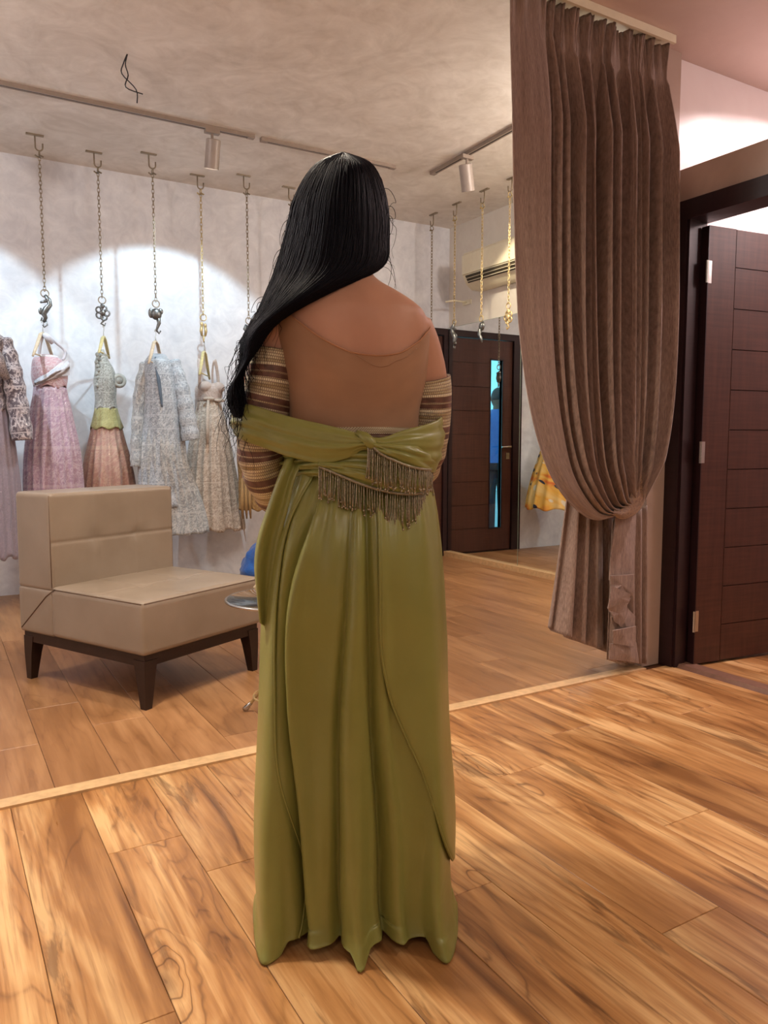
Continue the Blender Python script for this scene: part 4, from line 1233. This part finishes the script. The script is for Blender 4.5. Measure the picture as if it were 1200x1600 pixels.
m.tube([(hx + .018, .0, 1.40), (hx + .010, .0, 1.45), (hx, .012, 1.50)], [.052, .048, .05], 18)  # neck
m.tube([(hx, .112, 1.56), (hx, .126, 1.535), (hx, .112, 1.522)], [.007, .012, .010], 10)  # nose
m.ball((hx, .108, 1.492), (.022, .010, .006)); m.ball((hx, .106, 1.482), (.019, .010, .006))  # lips
m.ball((hx, .100, 1.58), (.05, .014, .008))                                               # brow
for s in (-1, 1): m.ball((hx + s * .077, .012, 1.535), (.010, .019, .030))
ARM_L = [PL(436, 512, -.018), PL(428, 545, -.020), PL(422, 600, -.024), PL(412, 655, -.022), PL(408, 700, -.012), PL(420, 748, .015), PL(438, 778, .065), PL(476, 785, .150)]
ARM_R = [PL(640, 515, -.012), PL(656, 545, .0), PL(668, 595, .016), PL(668, 650, .030), PL(660, 705, .050), PL(645, 735, .085), PL(615, 748, .140), PL(580, 752, .180)]
RA = [.052, .046, .044, .042, .041, .040, .035, .026]
for P in (ARM_L, ARM_R):
    n = 40
    m.tube([path([tuple(p) for p in P], k / n) for k in range(n + 1)], [interp([(i, r) for i, r in enumerate(RA)], k / n * 7)[0] for k in range(n + 1)], 20)
hl = ARM_L[-1]; hr = ARM_R[-1]
hand(m, hl, (.8, .45, .05), (0, .2, 1), (0, 1, 0), curl=.45)
hand(m, hr, (-.85, .4, .06), (0, .2, 1), (0, 1, 0), curl=.45)
for s in (-1, 1):
    m.tube([(s * .075 - .005, 0, .86), (s * .08 - .005, .005, .48), (s * .085 - .005, -.01, .30), (s * .085 - .005, .0, .10)], [.092, .058, .052, .036], 18)
    m.tube([(s * .085 - .005, -.03, .06), (s * .09 - .005, .04, .055), (s * .095 - .005, .13, .03)], [.036, .036, .024], 12)
voxel(m.build('body', M['skin'], per, smooth=True), .005, 8)
for s in (-1, 1):
    part('eye', plain('dark_eye', (.03, .02, .015), .2), per, lambda m: m.ball((hx + s * .032, .104, 1.558), (.012, .008, .007)), smooth=True)
    part('sandal', plain('gold_sandal', rgb(150, 118, 70), .4), per, lambda m: (m.rings([[(s * .09 - .005 + .038 * sx * w, y, z + h) for sx, z in ((-1, 0), (1, 0), (1, .012), (-1, .012))] for y, w, h in ((-.07, .7, .03), (.03, .8, .02), (.10, 1, .003), (.16, .6, .003))]), m.tube([(s * .09 - .005, -.05, .035), (s * .09 - .005, -.06, .004)], [.016, .010], 8)), smooth=True, angle=40)

# ---- tan net back with its scooped edge
neck = [(440, 478), (470, 500), (505, 528), (545, 549), (590, 556), (625, 550), (652, 533), (668, 512), (672, 500)]
NZ = []
for px, py in neck:
    p = PL(px, py, -.115 if 480 < px < 650 else -.08); NZ.append((p.x, p.z))
def net_pt(a, b):
    th = lerp(1.0 * pi, 2.0 * pi, a)
    x0 = torso(1.25, th).x
    zt = interp(NZ, max(NZ[0][0], min(NZ[-1][0], x0)))[0]
    z = lerp(zt, 1.06, b)
    p = torso(z, th, .0045)
    return p, (a * .4, b * .3)
m = MB(); m.grid(net_pt, 90, 50)
m.build('net_back', M['net'], per, smooth=True)
edge = []
for k in range(61):
    a = lerp(.02, .98, k / 60); edge.append(net_pt(a, 0)[0] + Vector((0, -.0005, 0)))
part('net_edge', plain('net_binding', rgb(176, 124, 88), .6), per, lambda m: m.tube(edge, .0016, 6), smooth=True)
for P, n0, n1, nm in ():
    def fn(a, b, P=P, n0=n0, n1=n1):
        t = lerp(n0, n1, b); c = Vector(path([tuple(p) for p in P], t)); d = Vector(path([tuple(p) for p in P], min(1, t + .02))) - c
        d.normalize(); s1 = d.cross(Vector((0, 1, 0))).normalized(); s2 = d.cross(s1)
        r = interp([(i, r) for i, r in enumerate(RA)], t * 7)[0] + .0025
        th = 2 * pi * a
        return c + s1 * (r * cos(th)) + s2 * (r * sin(th)), (a * .3, b * .1)
    m = MB(); m.grid(fn, 40, 14, True); m.build(nm, M['net'], per, smooth=True)
def on_back(px, py, off):
    p = PL(px, py, -.115); lo, hi = pi, 2 * pi
    for _ in range(40):
        mid_ = (lo + hi) / 2
        if torso(p.z, mid_, off).x < p.x: lo = mid_
        else: hi = mid_
    return torso(p.z, lo, off)
seam2 = [(540, 548), (560, 557), (578, 568), (592, 573), (606, 571), (618, 564), (636, 556), (652, 542)]
part('net_seam', M['net'], per, lambda m: m.tube([on_back(*path(seam2, k / 40), .0048) for k in range(41)], .0012, 6), smooth=True)
# bodice under the stole
m = MB(); m.grid(lambda a, b: (torso(lerp(1.100, 1.02, b), 2 * pi * a, .008), (a * .8, b * .2)), 80, 16, True)
m.build('bodice_band', M['sleeve'], per, smooth=True)
m = MB(); m.grid(lambda a, b: (torso(lerp(interp([(0, 1.12), (.5, 1.27), (1, 1.12)], a)[0], 1.06, b), pi * a, .012), (a * .4, b * .2)), 60, 16)
m.build('front_bodice', M['sleeve'], per, smooth=True)

# ---- sleeves
for P, t0, t1, nm in ((ARM_L, .155, .93, 'sleeve'), (ARM_R, .275, .93, 'sleeve')):
    def fn(a, b, P=P, t0=t0, t1=t1):
        t = lerp(t0, t1, b); c = Vector(path([tuple(p) for p in P], t)); d = Vector(path([tuple(p) for p in P], min(1, t + .02))) - Vector(path([tuple(p) for p in P], max(0, t - .02)))
        d.normalize(); s1 = d.cross(Vector((0, 1, 0))).normalized(); s2 = d.cross(s1)
        r = interp([(i, r) for i, r in enumerate(RA)], t * 7)[0] + .006 + .004 * sin(pi * b)
        th = 2 * pi * a
        r += .0025 * sin(b * 46) * max(0, sin((b - .3) * 3)) * (1 + .4 * sin(th * 2))
        return c + s1 * (r * cos(th)) + s2 * (r * sin(th)), (a * .28, b * (t1 - t0) * .50)
    m = MB(); m.grid(fn, 48, 110, True); thick(m.build(nm, M['sleeve'], per, smooth=True), .003)

# ---- skirt
SK = [(715, 456, 656, .108), (740, 452, 660, .112), (760, 444, 666, .124), (800, 434, 673, .152), (850, 424, 680, .174), (920, 416, 687, .172), (1000, 411, 692, .160), (1120, 408, 696, .158), (1250, 405, 704, .168), (1340, 408, 702, .172), (1411, 414, 704, .176)]
SZ = []
for py, l_, r_, d in SK:
    a, b = PL(l_, py), PL(r_, py); SZ.append((max(a.z, 0.0), (a.x + b.x) / 2, (b.x - a.x) / 2, d))
SZ[-1] = (0.0, *SZ[-1][1:])
ZW = SZ[0][0]
RIDGE = [(-.80, .090, .15), (-.30, .012, .08), (.06, .055, .075), (.30, -.008, .10), (.86, .105, .15)]      # q at hem, strength, width
CREASE = [([(1.0, -.36), (.75, -.66), (.5, -.66), (.25, -.55), (0, -.48)], .9), ([(1.0, .02), (.75, -.02), (.5, -.12), (.25, -.14), (0, -.16)], .75), ([(1.0, .14), (.85, .20), (.5, .22), (.25, .28), (0, .30)], .8)]
def skirt(z, th, off=0.0):
    cx, w, d = interp(SZ, z)
    c, s = cos(th), sin(th)
    h = 1 - z / ZW                       # 0 waist .. 1 floor
    e = 2.2
    q = (abs(c) ** (2 / e)) * (1 if c >= 0 else -1)
    r = off
    dy = 0.0
    if s < .25:
        kf = min(1, max(0, (.25 - s) / .5))
        fo = 0
        for qr, st_, wd in RIDGE:
            fo += st_ * exp(-((q - lerp(qr * .9, qr, h)) / wd) ** 2)
        dy = kf * h ** 2.4 * fo
        for pts, st_ in CREASE:
            qc = interp(sorted(pts), 1 - h)[0]
            r -= kf * st_ * (.018 + .026 * h) * exp(-((q - qc) / .035) ** 2) * min(1, h * 8)
            r += kf * st_ * (.010 + .012 * h) * exp(-((q - qc - .11) / .06) ** 2) * min(1, h * 3)
        r += kf * (.010 * (1 - h) * h * 3) * sin(9 * q + 3 * h)
        r += kf * .004 * sin(26 * q + 4 * h) * exp(-((h - .08) / .14) ** 2)
    else:
        r += .030 * h * sin(7 * th) * min(1, (s - .25) / .35)
    r += .012 * max(0, (h - .94) / .06) ** 2
    x = cx + (w + r) * (abs(c) ** (2 / e)) * (1 if c >= 0 else -1)
    y = (d + r) * (abs(s) ** (2 / e)) * (1 if s >= 0 else -1)
    lift = .022 * max(0, h - .90) / .10 * min(1, max(0, (.045 - dy) / .03)) if s < 0 else 0
    return Vector((x, y - dy, max(z, .004) + lift))
def skirt_fn(a, b):
    z = ZW * (1 - b)
    th = 2 * pi * a
    p = skirt(z, th)
    if b > .965:
        k = (b - .965) / .035
        p.z += .012 * (1 + sin(th * 9 + 1)) * (1 - k) * .3
    return p, (a * 1.1, b)
m = MB(); m.grid(skirt_fn, 260, 150, True)
thick(m.build('skirt', M['satin'], per, smooth=True), .002)
# overlapping back panel: its free edge falls from the waist and swings to the side
def q_of(px, py):
    zc = 0
    p = PL(px, py, -.15); z = max(0, min(ZW, p.z))
    cx, w, d = interp(SZ, z)
    p = PL(px, py, -d * sqrt(max(0, 1 - min(.99, abs((p.x - cx) / w)) ** 2)))
    return p.z, max(-1, min(1, (p.x - cx) / w))
def overlay(edge_px, th_end, off, name, rows=110, cols=60, lo=None):
    E = sorted(q_of(x, y) for x, y in edge_px)
    z0, z1 = E[-1][0], E[0][0]
    def fn(a, b):
        z = lerp(z0, z1, b)
        q = interp(E, z)[0]
        e = 2.2
        c = (abs(q) ** (e / 2)) * (1 if q >= 0 else -1)
        th_e = -math.acos(max(-1, min(1, c)))           # back half: negative y
        the = th_end(b) if callable(th_end) else th_end
        th = lerp(th_e, the, a)
        k = 1 - (1 - min(1, a / .04)) ** 2 * .35
        return skirt(z, th, off * k), (a * .5, b)
    m = MB(); m.grid(fn, cols, rows)
    o = thick(m.build(name, M['satin'], per, smooth=True), .003)
    part(name + '_hem', M['satin'], per, lambda m: m.tube([fn(0, k / 60)[0] for k in range(61)], .0028, 6), smooth=True)
    return o
overlay([(586, 745), (588, 790), (590, 850), (591, 920), (592, 1000), (600, 1060), (622, 1125), (650, 1195), (681, 1275), (706, 1350)], .9, .011, 'overlap_panel')
overlay([(492, 738), (476, 775), (452, 830), (440, 900), (436, 980), (438, 1080), (442, 1180), (456, 1290), (466, 1380), (472, 1475)], -pi - .9, .008, 'side_panel')

# ---- stole round both arms, knotted at the back
ST = [((392, 648), (388, 668), .065), ((374, 640), (370, 676), .02), ((374, 635), (369, 680), -.035), ((392, 633), (386, 690), -.078), ((425, 643), (420, 702), -.092), ((460, 653), (455, 714), -.112), ((505, 663), (503, 724), -.130), ((545, 673), (542, 716), -.140),
      ((573, 682), (570, 702), -.146), ((598, 684), (600, 712), -.146), ((630, 673), (630, 724), -.134), ((660, 665), (655, 735), -.110), ((682, 657), (674, 738), -.062), ((690, 650), (679, 738), .0), ((684, 648), (674, 736), .06), ((668, 650), (660, 732), .10)]
def band(rows, nu, nv, name, bulge=.011, wr=.002, freq=16, mat='satin', uvw=.1, conv=8.4):
    A = [tuple(PL(*r[0], r[2])) for r in rows]; Bq = [tuple(PL(*r[1], r[2])) for r in rows]
    n = len(rows) - 1
    def fn(a, b):
        p = Vector(path(A, a)).lerp(Vector(path(Bq, a)), b)
        tg = Vector(path(A, min(1, a + .01))) - Vector(path(A, max(0, a - .01))); tg.z = 0
        out = Vector((tg.y, -tg.x, 0)).normalized() if tg.length > 1e-6 else Vector((0, -1, 0))
        kk = wr * sin(freq * b + 5 * sin(a * 5) + 2 * a * n * .5) + wr * .6 * sin(freq * 1.9 * b - a * 9)
        p += out * (bulge * sin(pi * b) + kk * max(0.0, sin(pi * b)) ** .5)
        return p, (a, b * uvw)
    m = MB(); m.grid(fn, nu, nv)
    return thick(m.build(name, M[mat], per, smooth=True), .003), fn
band(ST, 150, 30, 'stole')
SA = [((448, 700), (440, 742), .03), ((452, 704), (446, 744), -.04), ((470, 706), (470, 744), -.085), ((500, 700), (500, 745), -.118), ((545, 694), (545, 752), -.130), ((590, 690), (590, 762), -.133), ((630, 692), (630, 768), -.124), ((658, 694), (655, 768), -.09), ((672, 696), (668, 766), -.03), ((672, 696), (668, 766), .04)]
_, sash_fn = band(SA, 110, 30, 'waist_sash', .008, .005, 22)
part('knot', M['satin'], per, lambda m: m.tube([PL(558, 676, -.142), PL(570, 683, -.153), PL(580, 693, -.156), PL(590, 704, -.148)], [.006, .011, .012, .006], 12), smooth=True)
# the two fringed stole ends
T1 = [((498, 722), (499, 729), -.128), ((530, 722), (530, 742), -.136), ((560, 722), (561, 755), -.142), ((600, 728), (600, 767), -.143), ((635, 735), (635, 772), -.134), ((660, 740), (658, 770), -.102), ((670, 745), (667, 766), -.04)]
_, t1 = band(T1, 70, 14, 'stole_end', .006, .003, 12)
T2 = [((574, 686), (575, 690), -.152), ((592, 692), (594, 708), -.156), ((615, 694), (617, 720), -.154), ((640, 696), (641, 729), -.144), ((660, 698), (660, 733), -.118), ((674, 700), (672, 734), -.07), ((679, 705), (676, 735), .0)]
_, t2 = band(T2, 60, 14, 'stole_end', .006, .003, 12)
def fringe(fn, n, ln, seed, a1=1.0):
    rnd = random.Random(seed); m = MB()
    for k in range(n):
        a = k / (n - 1) * a1
        for lay2 in range(1 if k % 3 else 2):
            p = fn(min(1, a + rnd.uniform(-.004, .004)), 1.0)[0] + Vector((0, -.004 - .003 * lay2, 0))
            L = ln(a) * rnd.uniform(.82, 1.08)
            sway = rnd.uniform(-.004, .004)
            pts = [p + Vector((sway * t * t, -.006 * t * (1 - t) - .002 * t, -L * t)) for t in (0, .25, .5, .75, 1)]
            m.tube(pts, [.0009, .0014, .0012, .0015, .0010], 5)
            m.ball(pts[-1], .0026, 6, 4)
    o = m.build('bead_fringe', M['fringe'], per, smooth=True); o['kind'] = 'stuff'; o['label'] = 'silver grey beaded fringe'
    m = MB(); m.tube([fn(t / 40 * a1, 1.0)[0] + Vector((0, -.005, 0)) for t in range(41)], .0030, 8)
    m.build('fringe_braid', M['braid'], per, smooth=True)
fringe(t1, 58, lambda a: .062 - .012 * a + .02 * exp(-((a - .62) / .1) ** 2), 1)
fringe(t2, 44, lambda a: .050 + .022 * exp(-((a - .1) / .2) ** 2), 2)

# ---- loose cloth falling from under the arm at the side of the hip
SD = [((448, 716), (476, 716), -.075), ((436, 745), (462, 748), -.095), ((420, 790), (452, 790), -.10), ((404, 840), (440, 838), -.095), ((399, 880), (432, 885), -.09), ((402, 920), (424, 930), -.085), ((407, 965), (418, 985), -.075)]
def sd(a, b):
    n = len(SD) - 1
    A = [tuple(PL(*r[0], r[2])) for r in SD]; Bq = [tuple(PL(*r[1], r[2])) for r in SD]
    p = Vector(path(A, b)).lerp(Vector(path(Bq, b)), a)
    p.y += -.012 * sin(a * 1.1 * 2 * pi + .6) - .02 * sin(pi * a)
    return p, (a * .1, b * .4)
m = MB(); m.grid(sd, 40, 60)
thick(m.build('side_drape', M['satin'], per, smooth=True), .003)

# ---- hair
HL = [(536, 239, .0), (492, 258, .0), (460, 308, .005), (444, 370, .0), (428, 425, -.02), (405, 478, -.045), (383, 525, -.055), (369, 570, -.05), (362, 615, -.045), (369, 668, -.03)]
HR = [(538, 239, .0), (582, 258, .0), (604, 308, .005), (609, 372, -.005), (598, 418, -.03), (520, 456, -.095), (430, 508, -.098), (398, 556, -.085), (382, 606, -.07), (374, 655, -.05)]
HM = [-.03, -.085, -.105, -.112, -.118, -.135, -.128, -.110, -.095, -.07]
HF = [.02, .060, .055, .03, .01, .008, .006, .006, .006, .004]
def hair_pt(s, t, layer=0.0, front=False):
    l = path(HL, t); r = path(HR, t)
    i = t * (len(HM) - 1)
    ym = interp([(k, v) for k, v in enumerate(HM)], i)[0]; yf = interp([(k, v) for k, v in enumerate(HF)], i)[0]
    px, py, ye = lerp(l[0], r[0], s), lerp(l[1], r[1], s), lerp(l[2], r[2], s)
    if front: y = ye + yf * sin(pi * s)
    else: y = ye + (min(ym, ye - .012) - ye) * max(0.0, sin(pi * s)) ** .8
    wv = max(0, t - .5)
    px += 9 * wv * 2 * sin(t * 26 + s * 2.0)
    p = PL(px, py, y)
    return p + Vector((0, -layer, 0))
def hair_ring(a, b):
    if a < .5:
        s = a * 2
        p = hair_pt(s, b); p.y -= .006 * noise.noise(Vector((s * 24 + b * 3, b * 2, 0)))
    else: p = hair_pt(2 - a * 2, b, front=True)
    return p, (a, b)
m = MB(); m.grid(hair_ring, 120, 70, True)
hair = m.build('hair', M['hair'], per, smooth=True)
rnd = random.Random(11); m = MB()
for k in range(900):
    s0 = rnd.random(); ds = rnd.uniform(-.10, .10); t0 = rnd.uniform(0, .35); t1_ = min(1, t0 + rnd.uniform(.35, .75))
    ly = rnd.uniform(.0, .005); n = 26; P = []; w1, w2 = rnd.uniform(4, 10), rnd.random() * 6
    for j in range(n + 1):
        t = lerp(t0, t1_, j / n); s = min(.995, max(.005, s0 + ds * j / n + (.012 + .06 * max(0, t - .45)) * sin((w1 + 10 * max(0, t - .5)) * t + w2)))
        P.append(hair_pt(s, t, ly))
    r0 = rnd.uniform(.0008, .0016)
    b0 = len(m.v); m.tube(P, [r0 * (1 - .7 * (j / n) ** 3) for j in range(n + 1)], 4, False)
    for i in range(b0, len(m.v)): m.uv[i] = (s0, .5)
strands = m.build('hair_strands', M['hair'], hair, smooth=True); strands['kind'] = 'stuff'
m = MB()
for k in range(170):      # stray curls at the ends and along the outline
    if k < 150:
        t = rnd.uniform(.5, .97); p0 = hair_pt(rnd.uniform(.0, .9) if t > .8 else rnd.uniform(0, .15), t); d = Vector((rnd.uniform(-.035, .012), rnd.uniform(-.01, .03), rnd.uniform(-.15, -.06)))
    else:
        t = rnd.uniform(.15, .42); sd_ = rnd.choice((.01, .99)); p0 = hair_pt(sd_, t); d = Vector((rnd.uniform(.0, .018) * (1 if sd_ > .5 else -1), rnd.uniform(-.01, .02), rnd.uniform(-.12, -.05)))
    c1, c2 = rnd.uniform(.004, .014), rnd.uniform(3, 9); ph = rnd.random() * 6; P = []
    for j in range(19):
        q = j / 18; P.append(p0 + d * q + Vector((c1 * sin(c2 * q + ph) - c1 * sin(ph), c1 * .5 * cos(c2 * q) - c1 * .5, .5 * c1 * sin(2 * c2 * q))))
    m.tube(P, [.0007 * (1 - .6 * j / 18) for j in range(19)], 4, False)
o = m.build('stray_strands', M['hair'], hair, smooth=True); o['kind'] = 'stuff'
